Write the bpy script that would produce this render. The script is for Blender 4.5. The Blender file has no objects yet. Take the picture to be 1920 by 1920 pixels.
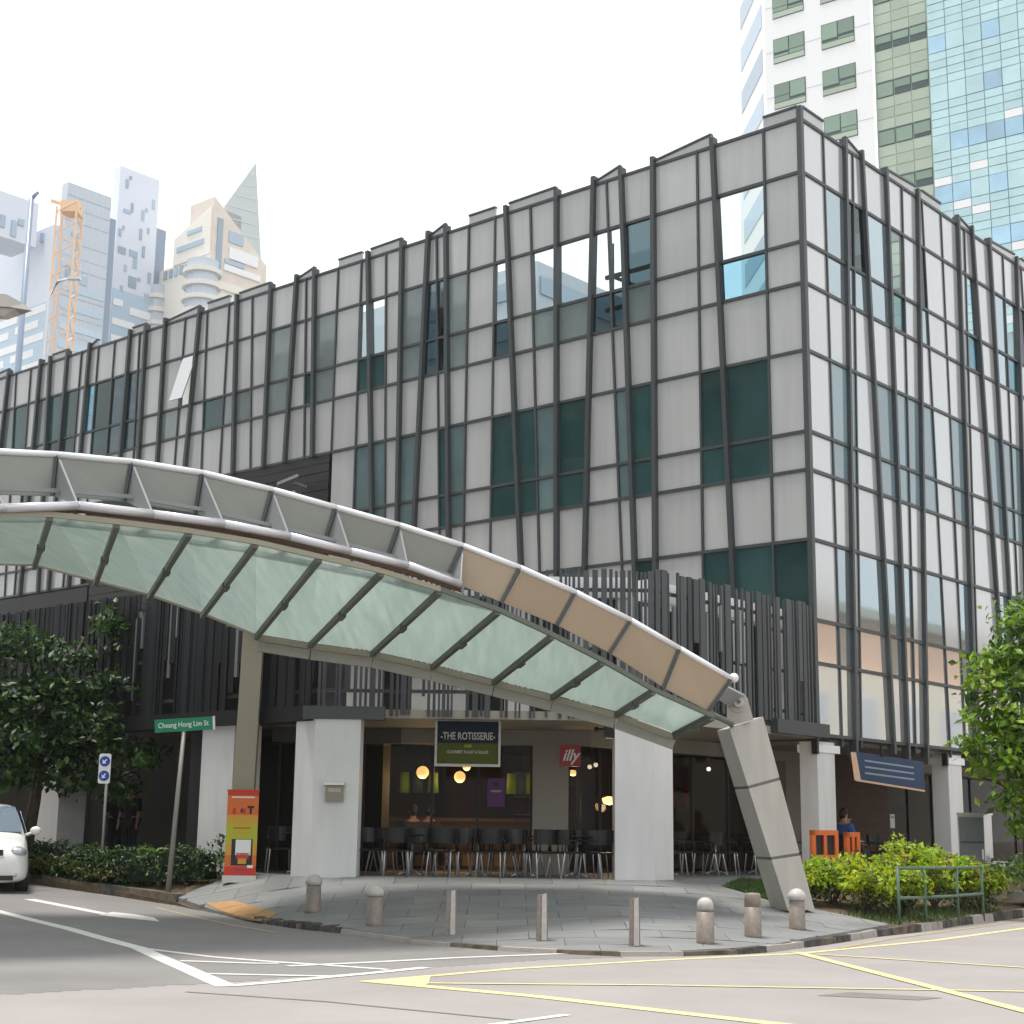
import bpy, bmesh, math, random
from math import sin, cos, pi, radians, sqrt, atan2
from mathutils import Vector, Matrix

random.seed(11)
SC = bpy.context.scene
COL = SC.collection

# ------------------------------------------------------------------ camera
cam_d = bpy.data.cameras.new("camera")
cam = bpy.data.objects.new("camera", cam_d)
COL.objects.link(cam)
PITCH, ROLL = 0.20379, 0.012879
fw = Vector((0, cos(PITCH), sin(PITCH))); up0 = Vector((0, -sin(PITCH), cos(PITCH))); rt0 = Vector((1, 0, 0))
rt = rt0*cos(ROLL) + up0*sin(ROLL); up = -rt0*sin(ROLL) + up0*cos(ROLL)
cam.matrix_world = Matrix(((rt.x, up.x, -fw.x, 0), (rt.y, up.y, -fw.y, 0), (rt.z, up.z, -fw.z, 1.5), (0, 0, 0, 1)))
cam_d.sensor_width = 36.0
cam_d.lens = 36.0*2912.6/1920.0
cam_d.clip_start = 0.1
cam_d.clip_end = 3000
SC.camera = cam

# ------------------------------------------------------------------ world, sun, exposure
SUN = Vector((-0.20, 0.03, 0.96)).normalized()
world = bpy.data.worlds.new("World"); SC.world = world; world.use_nodes = True
nt = world.node_tree; nt.nodes.clear()
wo = nt.nodes.new("ShaderNodeOutputWorld"); bg = nt.nodes.new("ShaderNodeBackground")
sky = nt.nodes.new("ShaderNodeTexSky"); sky.sky_type = 'NISHITA'; sky.sun_disc = False
sky.sun_elevation = math.asin(SUN.z); sky.sun_rotation = atan2(SUN.x, SUN.y)
sky.air_density = 1.2; sky.dust_density = 3.0; sky.ozone_density = 2.0
geo = nt.nodes.new("ShaderNodeTexCoord")
noi = nt.nodes.new("ShaderNodeTexNoise"); noi.inputs["Scale"].default_value = 2.2; noi.inputs["Detail"].default_value = 5
ramp = nt.nodes.new("ShaderNodeValToRGB")
ramp.color_ramp.elements[0].position = 0.30; ramp.color_ramp.elements[0].color = (0.72, 0.72, 0.72, 1)
ramp.color_ramp.elements[1].position = 0.62; ramp.color_ramp.elements[1].color = (0.97, 0.97, 0.97, 1)
mix = nt.nodes.new("ShaderNodeMix"); mix.data_type = 'RGBA'
mix.inputs[7].default_value = (10.6, 10.8, 11.0, 1)
bg.inputs["Strength"].default_value = 0.1
L = nt.links.new
L(geo.outputs["Generated"], noi.inputs["Vector"]); L(noi.outputs["Fac"], ramp.inputs["Fac"])
L(ramp.outputs["Color"], mix.inputs[0]); L(sky.outputs["Color"], mix.inputs[6])
L(mix.outputs[2], bg.inputs["Color"]); L(bg.outputs["Background"], wo.inputs["Surface"])
sd = bpy.data.lights.new("sun", 'SUN'); sd.energy = 2.9; sd.angle = radians(13); sd.color = (1.0, 0.95, 0.88)
sun = bpy.data.objects.new("sun", sd); COL.objects.link(sun)
sun.rotation_euler = SUN.to_track_quat('Z', 'Y').to_euler()
SC.view_settings.view_transform = 'Standard'; SC.view_settings.look = 'None'
SC.view_settings.gamma = 1.0; SC.view_settings.use_curve_mapping = False
SC.view_settings.exposure = 0.55
HAZE = 0.00028
SC.cycles.max_bounces = 8
SC.cycles.transparent_max_bounces = 12

# ------------------------------------------------------------------ materials
def _n(m, t): return m.node_tree.nodes.new(t)
def mat(name, col, rough=0.6, metal=0.0, var=0.0, scale=3.0, bump=0.0, bscale=40.0, ior=1.45, coat=0.0, emit=0.0, objvar=0.0, stretch=None, col2=None, thr=(0.4, 0.65), detail=6):
    m = bpy.data.materials.new(name); m.use_nodes = True
    N = m.node_tree; b = N.nodes["Principled BSDF"]
    b.inputs["Base Color"].default_value = (*col, 1); b.inputs["Roughness"].default_value = rough
    b.inputs["Metallic"].default_value = metal; b.inputs["IOR"].default_value = ior
    b.inputs["Coat Weight"].default_value = coat; b.inputs["Coat Roughness"].default_value = 0.04
    if emit:
        b.inputs["Emission Color"].default_value = (*col, 1); b.inputs["Emission Strength"].default_value = emit
    src = None
    tc = _n(m, "ShaderNodeTexCoord"); mp = _n(m, "ShaderNodeMapping")
    N.links.new(tc.outputs["Object"], mp.inputs["Vector"])
    if stretch: mp.inputs["Scale"].default_value = stretch
    if var or col2:
        t = _n(m, "ShaderNodeTexNoise"); t.inputs["Scale"].default_value = scale; t.inputs["Detail"].default_value = detail; t.inputs["Roughness"].default_value = 0.62
        N.links.new(mp.outputs["Vector"], t.inputs["Vector"])
        r = _n(m, "ShaderNodeValToRGB"); e = r.color_ramp.elements
        if col2:
            e[0].position, e[1].position = thr
            e[0].color = (*col, 1); e[1].color = (*col2, 1)
        else:
            e[0].position, e[1].position = 0.25, 0.75
            e[0].color = (*[max(0, c*(1-var)) for c in col], 1); e[1].color = (*[min(1, c*(1+var)) for c in col], 1)
        N.links.new(t.outputs["Fac"], r.inputs["Fac"]); src = r.outputs["Color"]
    if objvar:
        oi = _n(m, "ShaderNodeObjectInfo"); mr = _n(m, "ShaderNodeMapRange")
        mr.inputs["To Min"].default_value = 1-objvar; mr.inputs["To Max"].default_value = 1+objvar
        N.links.new(oi.outputs["Random"], mr.inputs["Value"])
        mx = _n(m, "ShaderNodeMix"); mx.data_type = 'RGBA'; mx.blend_type = 'MULTIPLY'; mx.inputs[0].default_value = 1.0
        if src: N.links.new(src, mx.inputs[6])
        else: mx.inputs[6].default_value = (*col, 1)
        N.links.new(mr.outputs["Result"], mx.inputs[7]); src = mx.outputs[2]
    if src: N.links.new(src, b.inputs["Base Color"])
    if bump:
        t2 = _n(m, "ShaderNodeTexNoise"); t2.inputs["Scale"].default_value = bscale; t2.inputs["Detail"].default_value = 4
        N.links.new(mp.outputs["Vector"], t2.inputs["Vector"])
        bp = _n(m, "ShaderNodeBump"); bp.inputs["Strength"].default_value = bump; bp.inputs["Distance"].default_value = 0.02
        N.links.new(t2.outputs["Fac"], bp.inputs["Height"]); N.links.new(bp.outputs["Normal"], b.inputs["Normal"])
    return m

def front_only(m, src, dst):
    """mirror share on the outer face only: the pane is thin, its inner face does not mirror again"""
    g = _n(m, "ShaderNodeNewGeometry"); k = _n(m, "ShaderNodeMath"); k.operation = 'MULTIPLY_ADD'
    k.inputs[1].default_value = -1.0; k.inputs[2].default_value = 1.0
    m.node_tree.links.new(g.outputs["Backfacing"], k.inputs[0]); q = _n(m, "ShaderNodeMath"); q.operation = 'MULTIPLY'
    m.node_tree.links.new(k.outputs[0], q.inputs[0]); m.node_tree.links.new(src, q.inputs[1]); m.node_tree.links.new(q.outputs[0], dst)

def mat_clear(name, tint, gloss=1.5):
    m = bpy.data.materials.new(name); m.use_nodes = True; N = m.node_tree; N.nodes.clear()
    o = _n(m, "ShaderNodeOutputMaterial"); tr = _n(m, "ShaderNodeBsdfTransparent"); gl = _n(m, "ShaderNodeBsdfGlossy"); fr = _n(m, "ShaderNodeFresnel"); mx = _n(m, "ShaderNodeMixShader")
    tr.inputs["Color"].default_value = (*tint, 1); gl.inputs["Roughness"].default_value = 0.02; fr.inputs["IOR"].default_value = gloss
    front_only(m, fr.outputs[0], mx.inputs[0]); N.links.new(tr.outputs[0], mx.inputs[1]); N.links.new(gl.outputs[0], mx.inputs[2]); N.links.new(mx.outputs[0], o.inputs[0])
    return m

def mat_frost(name, col, tl=0.8):
    m = bpy.data.materials.new(name); m.use_nodes = True; N = m.node_tree; N.nodes.clear()
    o = _n(m, "ShaderNodeOutputMaterial"); d = _n(m, "ShaderNodeBsdfDiffuse"); t = _n(m, "ShaderNodeBsdfTranslucent"); g = _n(m, "ShaderNodeBsdfGlossy")
    mx = _n(m, "ShaderNodeMixShader"); m2 = _n(m, "ShaderNodeMixShader"); fr = _n(m, "ShaderNodeFresnel"); fr.inputs["IOR"].default_value = 1.4
    tc = _n(m, "ShaderNodeTexCoord"); mp = _n(m, "ShaderNodeMapping"); mp.inputs["Scale"].default_value = (6.0, 0.45, 1)
    no = _n(m, "ShaderNodeTexNoise"); no.inputs["Scale"].default_value = 1.6; no.inputs["Detail"].default_value = 5
    r = _n(m, "ShaderNodeValToRGB"); e = r.color_ramp.elements
    e[0].position, e[1].position = 0.28, 0.7
    e[0].color = (col[0]*0.86, col[1]*0.90, col[2]*0.885, 1); e[1].color = (*[min(1, c*1.03) for c in col], 1)
    N.links.new(tc.outputs["Object"], mp.inputs[0]); N.links.new(mp.outputs[0], no.inputs["Vector"]); N.links.new(no.outputs[0], r.inputs[0])
    N.links.new(r.outputs[0], d.inputs[0]); N.links.new(r.outputs[0], t.inputs[0])
    mx.inputs[0].default_value = tl; N.links.new(d.outputs[0], mx.inputs[1]); N.links.new(t.outputs[0], mx.inputs[2])
    g.inputs["Roughness"].default_value = 0.15
    front_only(m, fr.outputs[0], m2.inputs[0]); N.links.new(mx.outputs[0], m2.inputs[1]); N.links.new(g.outputs[0], m2.inputs[2]); N.links.new(m2.outputs[0], o.inputs[0])
    return m

def mat_leaf(name, col, tl=0.35):
    m = bpy.data.materials.new(name); m.use_nodes = True; N = m.node_tree; N.nodes.clear()
    o = _n(m, "ShaderNodeOutputMaterial"); d = _n(m, "ShaderNodeBsdfPrincipled"); t = _n(m, "ShaderNodeBsdfTranslucent"); mx = _n(m, "ShaderNodeMixShader")
    tc = _n(m, "ShaderNodeTexCoord"); no = _n(m, "ShaderNodeTexNoise"); no.inputs["Scale"].default_value = 5.0
    r = _n(m, "ShaderNodeValToRGB"); e = r.color_ramp.elements; e[0].position, e[1].position = 0.3, 0.7
    e[0].color = (*[c*0.7 for c in col], 1); e[1].color = (*[c*1.3 for c in col], 1)
    N.links.new(tc.outputs["Object"], no.inputs["Vector"]); N.links.new(no.outputs[0], r.inputs[0])
    N.links.new(r.outputs[0], d.inputs["Base Color"]); d.inputs["Roughness"].default_value = 0.45
    N.links.new(r.outputs[0], t.inputs[0]); mx.inputs[0].default_value = tl
    N.links.new(d.outputs[0], mx.inputs[1]); N.links.new(t.outputs[0], mx.inputs[2]); N.links.new(mx.outputs[0], o.inputs[0])
    return m

M = dict(
 clad=mat("grey_back_painted_glass", (0.395, 0.402, 0.400), 0.2, ior=1.5, coat=0.35, objvar=0.07, var=0.10, scale=1.1, stretch=(3, 3, 0.22)),
 teal=mat("teal_tinted_glass", (0.026, 0.066, 0.066), 0.03, ior=1.42, objvar=0.3, var=0.25, scale=0.7),
 blue=mat("blue_grey_tinted_glass", (0.10, 0.15, 0.155), 0.04, ior=1.5, objvar=0.25, var=0.2, scale=0.8),
 clear=mat_clear("clear_glass", (0.90, 0.95, 0.95)),
 ctint=mat_clear("pale_blue_glass", (0.55, 0.74, 0.80)),
 dtint=mat_clear("smoked_glass", (0.28, 0.36, 0.38), 1.6),
 shop=mat_clear("shopfront_glass", (0.70, 0.69, 0.66), 1.2),
 cladr=mat("satin_grey_panel", (0.50, 0.51, 0.51), 0.16, 0.35, objvar=0.05, coat=0.5, var=0.03, scale=0.6, stretch=(2.5, 2.5, 0.4)),
 mirr=mat("mirror_coated_panel", (0.80, 0.79, 0.78), 0.05, 0.8, objvar=0.06, coat=0.3),
 mirb=mat("mirror_coated_blue_glass", (0.36, 0.43, 0.455), 0.04, 0.75, objvar=0.1),
 bluel=mat("pale_grey_green_glass", (0.17, 0.205, 0.205), 0.04, ior=1.5, objvar=0.22, var=0.22, scale=0.7),
 bluer=mat("pale_teal_glass", (0.17, 0.25, 0.275), 0.04, ior=1.8, objvar=0.16),
 dark=mat("dark_recess", (0.012, 0.013, 0.015), 0.5),
 mull=mat("charcoal_aluminium", (0.056, 0.062, 0.064), 0.42, 0.2, objvar=0.12),
 mull2=mat("charcoal_transom", (0.055, 0.06, 0.062), 0.45, 0.2),
 fin=mat("dark_grey_fin", (0.050, 0.053, 0.058), 0.5, 0.1, objvar=0.35),
 finl=mat("pale_grey_fin", (0.16, 0.165, 0.17), 0.5, 0.1, objvar=0.3),
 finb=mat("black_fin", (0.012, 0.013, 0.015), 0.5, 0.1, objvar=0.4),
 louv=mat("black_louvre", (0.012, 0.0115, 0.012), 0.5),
 white=mat("white_render", (0.66, 0.657, 0.652), 0.7, var=0.09, scale=1.3, stretch=(2.5, 2.5, 0.5), bump=0.05),
 whitew=mat("white_wall", (0.80, 0.80, 0.79), 0.7),
 soffit=mat("beige_soffit", (0.29, 0.268, 0.222), 0.7),
 taupe=mat("taupe_wall", (0.085, 0.08, 0.062), 0.7),
 core=mat("grey_core", (0.12, 0.12, 0.12), 0.8),
 asphalt=mat("bleached_pink_asphalt", (0.270, 0.252, 0.242), 0.85, var=0.13, scale=0.5, detail=12, bump=0.25, bscale=60),
 asph_shade=mat("shaded_asphalt", (0.190, 0.182, 0.177), 0.85, var=0.17, scale=0.5, detail=12, bump=0.25, bscale=60),  # road colour darkened to stand for shade
 tile=mat("grey_granite_tile", (0.182, 0.187, 0.186), 0.6, var=0.18, scale=2.2, objvar=0.12, stretch=(0.6, 3, 1), bump=0.05),
 soil=mat("brown_soil", (0.10, 0.07, 0.04), 0.9, var=0.5, scale=6, bump=0.5, bscale=30),
 grout=mat("grey_grout", (0.16, 0.16, 0.155), 0.9, var=0.2),
 ground=mat("far_ground", (0.16, 0.16, 0.15), 0.9, var=0.2, scale=0.05),
 kerbd=mat("black_painted_kerb", (0.035, 0.033, 0.032), 0.8, col2=(0.14, 0.12, 0.10), scale=5, thr=(0.45, 0.75), bump=0.3),
 kerbl=mat("worn_pale_kerb", (0.34, 0.31, 0.28), 0.8, col2=(0.12, 0.10, 0.085), scale=4, thr=(0.5, 0.8), bump=0.3),
 kerbb=mat("mossy_brown_kerb", (0.15, 0.12, 0.09), 0.85, col2=(0.05, 0.045, 0.03), scale=4, bump=0.4),
 wpaint=mat("white_road_paint", (0.62, 0.60, 0.58), 0.7, col2=(0.36, 0.34, 0.32), scale=7, thr=(0.56, 0.72), detail=9),
 ypaint=mat("yellow_road_paint", (0.62, 0.54, 0.27), 0.7, col2=(0.36, 0.31, 0.22), scale=6, thr=(0.56, 0.74), detail=9),
 yfaint=mat("faded_yellow_paint", (0.36, 0.29, 0.17), 0.8, var=0.3, scale=5),
 patch=mat("dark_asphalt_patch", (0.17, 0.155, 0.148), 0.85, var=0.15, bump=0.2),
 tact=mat("ochre_paver", (0.36, 0.20, 0.08), 0.7, var=0.2, scale=6),
 granite=mat("brown_granite", (0.21, 0.178, 0.150), 0.5, var=0.28, scale=14, bump=0.05),
 granitel=mat("pale_granite", (0.42, 0.395, 0.37), 0.5, var=0.2, scale=12),
 concrete=mat("smooth_concrete", (0.36, 0.345, 0.31), 0.65, var=0.10, scale=1.4, bump=0.04, stretch=(2.5, 2.5, 0.6)),
 concd=mat("concrete_joint", (0.13, 0.12, 0.11), 0.8),
 alum=mat("white_painted_steel", (0.72, 0.72, 0.73), 0.3, 0.1),
 tube=mat("silver_tube", (0.55, 0.55, 0.57), 0.25, 0.5),
 beigep=mat("beige_metal_panel", (0.335, 0.262, 0.180), 0.35, 0.15, objvar=0.05, coat=0.1),
 greyp=mat("grey_green_metal_panel", (0.235, 0.245, 0.215), 0.35, 0.2, objvar=0.05),
 gusset=mat("grey_plate", (0.24, 0.245, 0.25), 0.5, 0.2),
 rib=mat("dark_green_steel", (0.10, 0.115, 0.088), 0.5),
 girdl=mat("pale_khaki_steel", (0.36, 0.345, 0.30), 0.5, var=0.1, scale=2),
 girder=mat("khaki_steel", (0.27, 0.25, 0.185), 0.5),
 frost=mat_frost("frosted_green_glass", (0.55, 0.607, 0.578)),
 steel=mat("stainless_steel", (0.50, 0.49, 0.47), 0.3, 0.8, var=0.08),
 steeld=mat("dark_steel_panel", (0.12, 0.13, 0.135), 0.35, 0.3, var=0.2, scale=1.5),
 pole=mat("galvanised_pole", (0.27, 0.26, 0.24), 0.5, 0.4),
 green=mat("sign_green", (0.0, 0.20, 0.095), 0.4),
 greenr=mat("railing_green", (0.075, 0.13, 0.095), 0.45),
 blues=mat("sign_blue", (0.015, 0.05, 0.32), 0.4),
 wsign=mat("sign_white", (0.75, 0.75, 0.75), 0.4),
 navy=mat("navy_print", (0.006, 0.014, 0.024), 0.85),
 olive=mat("olive_print", (0.06, 0.07, 0.006), 0.85),
 red=mat("red_sign", (0.32, 0.008, 0.012), 0.4),
 orange=mat("orange_print", (0.62, 0.12, 0.025), 0.5, col2=(0.60, 0.17, 0.03), scale=1.5),
 lime=mat("lime_print", (0.42, 0.42, 0.02), 0.5),
 ochre=mat("ochre_print", (0.55, 0.30, 0.03), 0.5),
 redp=mat("bright_red_print", (0.55, 0.035, 0.012), 0.5),
 black=mat("black_plastic", (0.012, 0.012, 0.013), 0.4),
 bannerb=mat("blue_banner_cloth", (0.018, 0.045, 0.105), 0.7, var=0.2, scale=2),
 purple=mat("purple_print", (0.15, 0.05, 0.20), 0.6),
 limeg=mat("lime_shade", (0.22, 0.33, 0.03), 0.6),
 tealsh=mat("teal_shade", (0.05, 0.10, 0.10), 0.6),
 wood=mat("brown_timber", (0.09, 0.05, 0.03), 0.6, var=0.4, scale=4, stretch=(1, 1, 6)),
 woodl=mat("pale_timber", (0.25, 0.17, 0.09), 0.6, var=0.3, scale=4),
 glow=mat("warm_lamp_glass", (1.0, 0.62, 0.22), 0.4, emit=1.3),
 spot=mat("white_lamp_glass", (1.0, 0.9, 0.75), 0.4, emit=2.0),
 carw=mat("white_car_paint", (0.72, 0.72, 0.70), 0.25, coat=0.8),
 carg=mat("car_glass", (0.05, 0.09, 0.13), 0.03, ior=1.8),
 chrome=mat("chrome", (0.6, 0.6, 0.65), 0.12, 0.9),
 lens=mat("headlamp_lens", (0.45, 0.48, 0.50), 0.08, 0.4, coat=1.0),
 tyre=mat("tyre_rubber", (0.015, 0.015, 0.015), 0.8),
 skin=mat("skin", (0.42, 0.25, 0.17), 0.5),
 hair=mat("black_hair", (0.01, 0.009, 0.009), 0.5),
 shirtb=mat("blue_cloth", (0.02, 0.09, 0.30), 0.8),
 shirtw=mat("pale_cloth", (0.45, 0.45, 0.47), 0.8),
 shirtd=mat("dark_cloth", (0.03, 0.03, 0.035), 0.8),
 bark=mat("bark", (0.09, 0.065, 0.045), 0.9, var=0.4, scale=8, bump=0.5),
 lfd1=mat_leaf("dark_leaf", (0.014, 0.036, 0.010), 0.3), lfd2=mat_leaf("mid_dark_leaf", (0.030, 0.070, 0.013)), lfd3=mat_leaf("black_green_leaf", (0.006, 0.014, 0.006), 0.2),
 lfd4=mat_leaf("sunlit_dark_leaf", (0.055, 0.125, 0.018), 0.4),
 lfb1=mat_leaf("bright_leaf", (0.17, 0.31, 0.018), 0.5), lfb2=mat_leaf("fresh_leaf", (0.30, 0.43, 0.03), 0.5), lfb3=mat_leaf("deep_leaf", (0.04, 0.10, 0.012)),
 lfy1=mat_leaf("yellow_green_leaf", (0.30, 0.47, 0.014), 0.5), lfy2=mat_leaf("golden_leaf", (0.52, 0.54, 0.02), 0.5), lfy3=mat_leaf("brown_green_leaf", (0.10, 0.085, 0.02)),
 lfh1=mat_leaf("hedge_leaf", (0.030, 0.075, 0.012)), lfh2=mat_leaf("hedge_top_leaf", (0.055, 0.12, 0.018)), lfh3=mat_leaf("dull_yellow_leaf", (0.17, 0.15, 0.035)),
 grass=mat_leaf("grass_blade", (0.06, 0.11, 0.02)),
 twhite=mat("white_tower_cladding", (0.82, 0.82, 0.82), 0.6), twhite2=mat("bluish_white_cladding", (0.66, 0.70, 0.78), 0.5),  # bluish white lightened to stand in for distance haze
 tgrey=mat("grey_tower_cladding", (0.50, 0.55, 0.61), 0.5, var=0.06, scale=0.05), tdark=mat("blue_dark_glass", (0.23, 0.29, 0.38), 0.3), tblue=mat("blue_tower_glass", (0.45, 0.585, 0.70), 0.25, objvar=0.06),  # tower grey lightened in its colour for distance haze
 tpix=mat("blue_grey_window", (0.34, 0.43, 0.52), 0.3, objvar=0.2),  # window tone paled as if seen through haze
 tbeige=mat("sunlit_beige_stone", (0.78, 0.74, 0.66), 0.7, var=0.05, scale=0.06), tpeach=mat("shaded_peach_stone", (0.70, 0.62, 0.53), 0.7, var=0.1, scale=0.3), tbal=mat("pale_balcony", (0.72, 0.69, 0.63), 0.7), tsail=mat("pale_grey_glass", (0.55, 0.60, 0.60), 0.3, objvar=0.12),  # beige and peach paint one tower's lit and shaded sides, both paled for haze
 tgrey2=mat("mid_grey_render", (0.30, 0.29, 0.27), 0.8, var=0.1, scale=0.2),
 crane=mat("hazed_orange_crane_paint", (0.80, 0.52, 0.31), 0.6),  # orange washed out in the colour itself to suggest haze
 gwin=mat("green_window_glass", (0.20, 0.29, 0.22), 0.08, ior=1.6, objvar=0.25), gspan=mat("grey_green_spandrel", (0.38, 0.45, 0.36), 0.3, objvar=0.1),
 cyan=mat("cyan_curtain_glass", (0.46, 0.66, 0.69), 0.10, ior=1.5, objvar=0.07, var=0.1, scale=0.6), cyanb=mat("blue_curtain_glass", (0.35, 0.55, 0.69), 0.08, ior=1.5, objvar=0.12, var=0.15, scale=0.5), cyanf=mat("blue_grey_frame", (0.30, 0.42, 0.46), 0.5),
 wfrm=mat("dark_window_frame", (0.06, 0.09, 0.09), 0.5),
 peachw=mat("peach_render", (0.66, 0.44, 0.30), 0.8, var=0.06, scale=0.3), cream=mat("cream_render", (0.72, 0.68, 0.58), 0.8), rooft=mat("roof_tile_brown", (0.20, 0.10, 0.06), 0.8),
 yel=mat("machine_yellow", (0.75, 0.38, 0.02), 0.5),
)

# ------------------------------------------------------------------ helpers
class MB:
    def __init__(s): s.v = []; s.f = []; s.m = []
    def quad(s, a, b, c, d, mi=0):
        k = len(s.v); s.v += [tuple(a), tuple(b), tuple(c), tuple(d)]; s.f.append((k, k+1, k+2, k+3)); s.m.append(mi)
    def hexa(s, lo, hi, mi=0):
        """prism: lower ring and upper ring of equal length"""
        k = len(s.v); n = len(lo); s.v += [tuple(p) for p in lo] + [tuple(p) for p in hi]
        s.f.append(tuple(range(k+n-1, k-1, -1))); s.f.append(tuple(range(k+n, k+2*n))); s.m += [mi, mi]
        for i in range(n):
            j = (i+1) % n; s.f.append((k+i, k+j, k+n+j, k+n+i)); s.m.append(mi)
    def box(s, x0, x1, y0, y1, z0, z1, mi=0):
        s.hexa([(x0, y0, z0), (x1, y0, z0), (x1, y1, z0), (x0, y1, z0)], [(x0, y0, z1), (x1, y0, z1), (x1, y1, z1), (x0, y1, z1)], mi)
    def fbox(s, F, u0, u1, o0, o1, z0, z1, mi=0):
        """box in a wall frame F: u along, o outward, z up"""
        s.hexa([F(u0, o1, z0), F(u1, o1, z0), F(u1, o0, z0), F(u0, o0, z0)], [F(u0, o1, z1), F(u1, o1, z1), F(u1, o0, z1), F(u0, o0, z1)], mi)
    def lathe(s, prof, c=(0, 0, 0), n=16, mi=0, cap=True):
        k = len(s.v)
        for r, z in prof:
            for i in range(n):
                a = 2*pi*i/n; s.v.append((c[0]+r*cos(a), c[1]+r*sin(a), c[2]+z))
        for j in range(len(prof)-1):
            for i in range(n):
                q = (i+1) % n; s.f.append((k+j*n+i, k+j*n+q, k+(j+1)*n+q, k+(j+1)*n+i)); s.m.append(mi)
        if cap:
            s.f.append(tuple(k+i for i in range(n-1, -1, -1))); s.f.append(tuple(k+(len(prof)-1)*n+i for i in range(n))); s.m += [mi, mi]
    def tube(s, pts, r, n=8, mi=0, caps=True):
        pts = [Vector(p) for p in pts]; k = len(s.v); m = len(pts)
        for i, p in enumerate(pts):
            t = (pts[min(i+1, m-1)] - pts[max(i-1, 0)]).normalized()
            ref = Vector((0, 0, 1)) if abs(t.z) < 0.9 else Vector((1, 0, 0))
            a = t.cross(ref).normalized(); b = a.cross(t)
            rr = r[i] if isinstance(r, (list, tuple)) else r
            for q in range(n):
                w = 2*pi*q/n; s.v.append(tuple(p + a*cos(w)*rr + b*sin(w)*rr))
        for i in range(m-1):
            for q in range(n):
                w = (q+1) % n; s.f.append((k+i*n+q, k+i*n+w, k+(i+1)*n+w, k+(i+1)*n+q)); s.m.append(mi)
        if caps:
            s.f.append(tuple(k+q for q in range(n-1, -1, -1))); s.f.append(tuple(k+(m-1)*n+q for q in range(n))); s.m += [mi, mi]
    def beam(s, p, q, w, h, mi=0):
        """rectangular bar from p to q, w wide sideways, h high"""
        p, q = Vector(p), Vector(q); t = (q-p).normalized()
        ref = Vector((0, 0, 1)) if abs(t.z) < 0.95 else Vector((0, 1, 0))
        a = t.cross(ref).normalized()*w/2; b = a.cross(t).normalized()*h/2
        s.hexa([p-a-b, p+a-b, p+a+b, p-a+b], [q-a-b, q+a-b, q+a+b, q-a+b], mi)
    def sphere(s, c, r, n=12, mi=0, sc=(1, 1, 1)):
        k = len(s.v); h = n//2
        for j in range(h+1):
            t = pi*j/h
            for i in range(n):
                a = 2*pi*i/n; s.v.append((c[0]+r*sc[0]*sin(t)*cos(a), c[1]+r*sc[1]*sin(t)*sin(a), c[2]+r*sc[2]*cos(t)))
        for j in range(h):
            for i in range(n):
                q = (i+1) % n; s.f.append((k+j*n+i, k+(j+1)*n+i, k+(j+1)*n+q, k+j*n+q)); s.m.append(mi)
    def mesh(s, name, mats, off=(0, 0, 0), smooth=False, recalc=True):
        me = bpy.data.meshes.new(name); ox, oy, oz = off
        me.from_pydata([(x-ox, y-oy, z-oz) for x, y, z in s.v], [], s.f)
        for m in (mats if isinstance(mats, (list, tuple)) else [mats]): me.materials.append(m)
        me.polygons.foreach_set("material_index", s.m)
        if smooth: me.polygons.foreach_set("use_smooth", [True]*len(s.f))
        if recalc:
            bm = bmesh.new(); bm.from_mesh(me); bmesh.ops.recalc_face_normals(bm, faces=bm.faces); bm.to_mesh(me); bm.free()
        me.update(); return me
    def build(s, name, mats, parent=None, smooth=False, local=False, recalc=True):
        off = (0, 0, 0)
        if parent is not None and not local:
            p = parent; off = Vector((0, 0, 0))
            while p is not None: off = off + Vector(p.location); p = p.parent
        o = bpy.data.objects.new(name, s.mesh(name, mats, off, smooth, recalc)); COL.objects.link(o)
        if parent is not None: o.parent = parent
        return o

def tag(o, label=None, cat=None, group=None, kind=None):
    if label: o["label"] = label
    if cat: o["category"] = cat
    if group: o["group"] = group
    if kind: o["kind"] = kind
    return o
def thing(name, label, cat, loc=(0, 0, 0), rz=0.0, group=None):
    o = bpy.data.objects.new(name, None); COL.objects.link(o); o.location = loc; o.rotation_euler = (0, 0, rz)
    o.empty_display_size = 0.2
    return tag(o, label, cat, group)
def kids(o): return [c for c in bpy.data.objects if c.parent == o]
def dup(root, loc, rz, label=None):
    ch = TREE.get(root.name) or kids(root); TREE[root.name] = ch
    r = root.copy(); COL.objects.link(r); r.location = loc; r.rotation_euler = (0, 0, rz)
    if label: r["label"] = label
    for c in ch:
        d = c.copy(); COL.objects.link(d); d.parent = r
    return r
TREE = {}
def text_mesh(name, body, size, P, right, upv, m, parent, depth=0.004, xscale=1.0, bold=0.0, shear=0.0):
    cu = bpy.data.curves.new(name, 'FONT'); cu.body = body; cu.size = size; cu.align_x = 'CENTER'; cu.align_y = 'CENTER'; cu.extrude = depth; cu.offset = bold; cu.shear = shear
    cu.resolution_u = 3
    t = bpy.data.objects.new(name, cu); COL.objects.link(t)
    dg = bpy.context.evaluated_depsgraph_get(); me = bpy.data.meshes.new_from_object(t.evaluated_get(dg))
    bpy.data.objects.remove(t); bpy.data.curves.remove(cu)
    right = Vector(right).normalized(); upv = Vector(upv).normalized(); nn = right.cross(upv)
    off = Vector((0, 0, 0)); p = parent
    while p is not None: off = off + Vector(p.location); p = p.parent
    for v in me.vertices:
        c = v.co; v.co = Vector(P) - off + right*c.x*xscale + upv*c.y + nn*c.z
    me.materials.clear(); me.materials.append(m)
    o = bpy.data.objects.new(name, me); COL.objects.link(o); o.parent = parent
    return o

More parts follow.
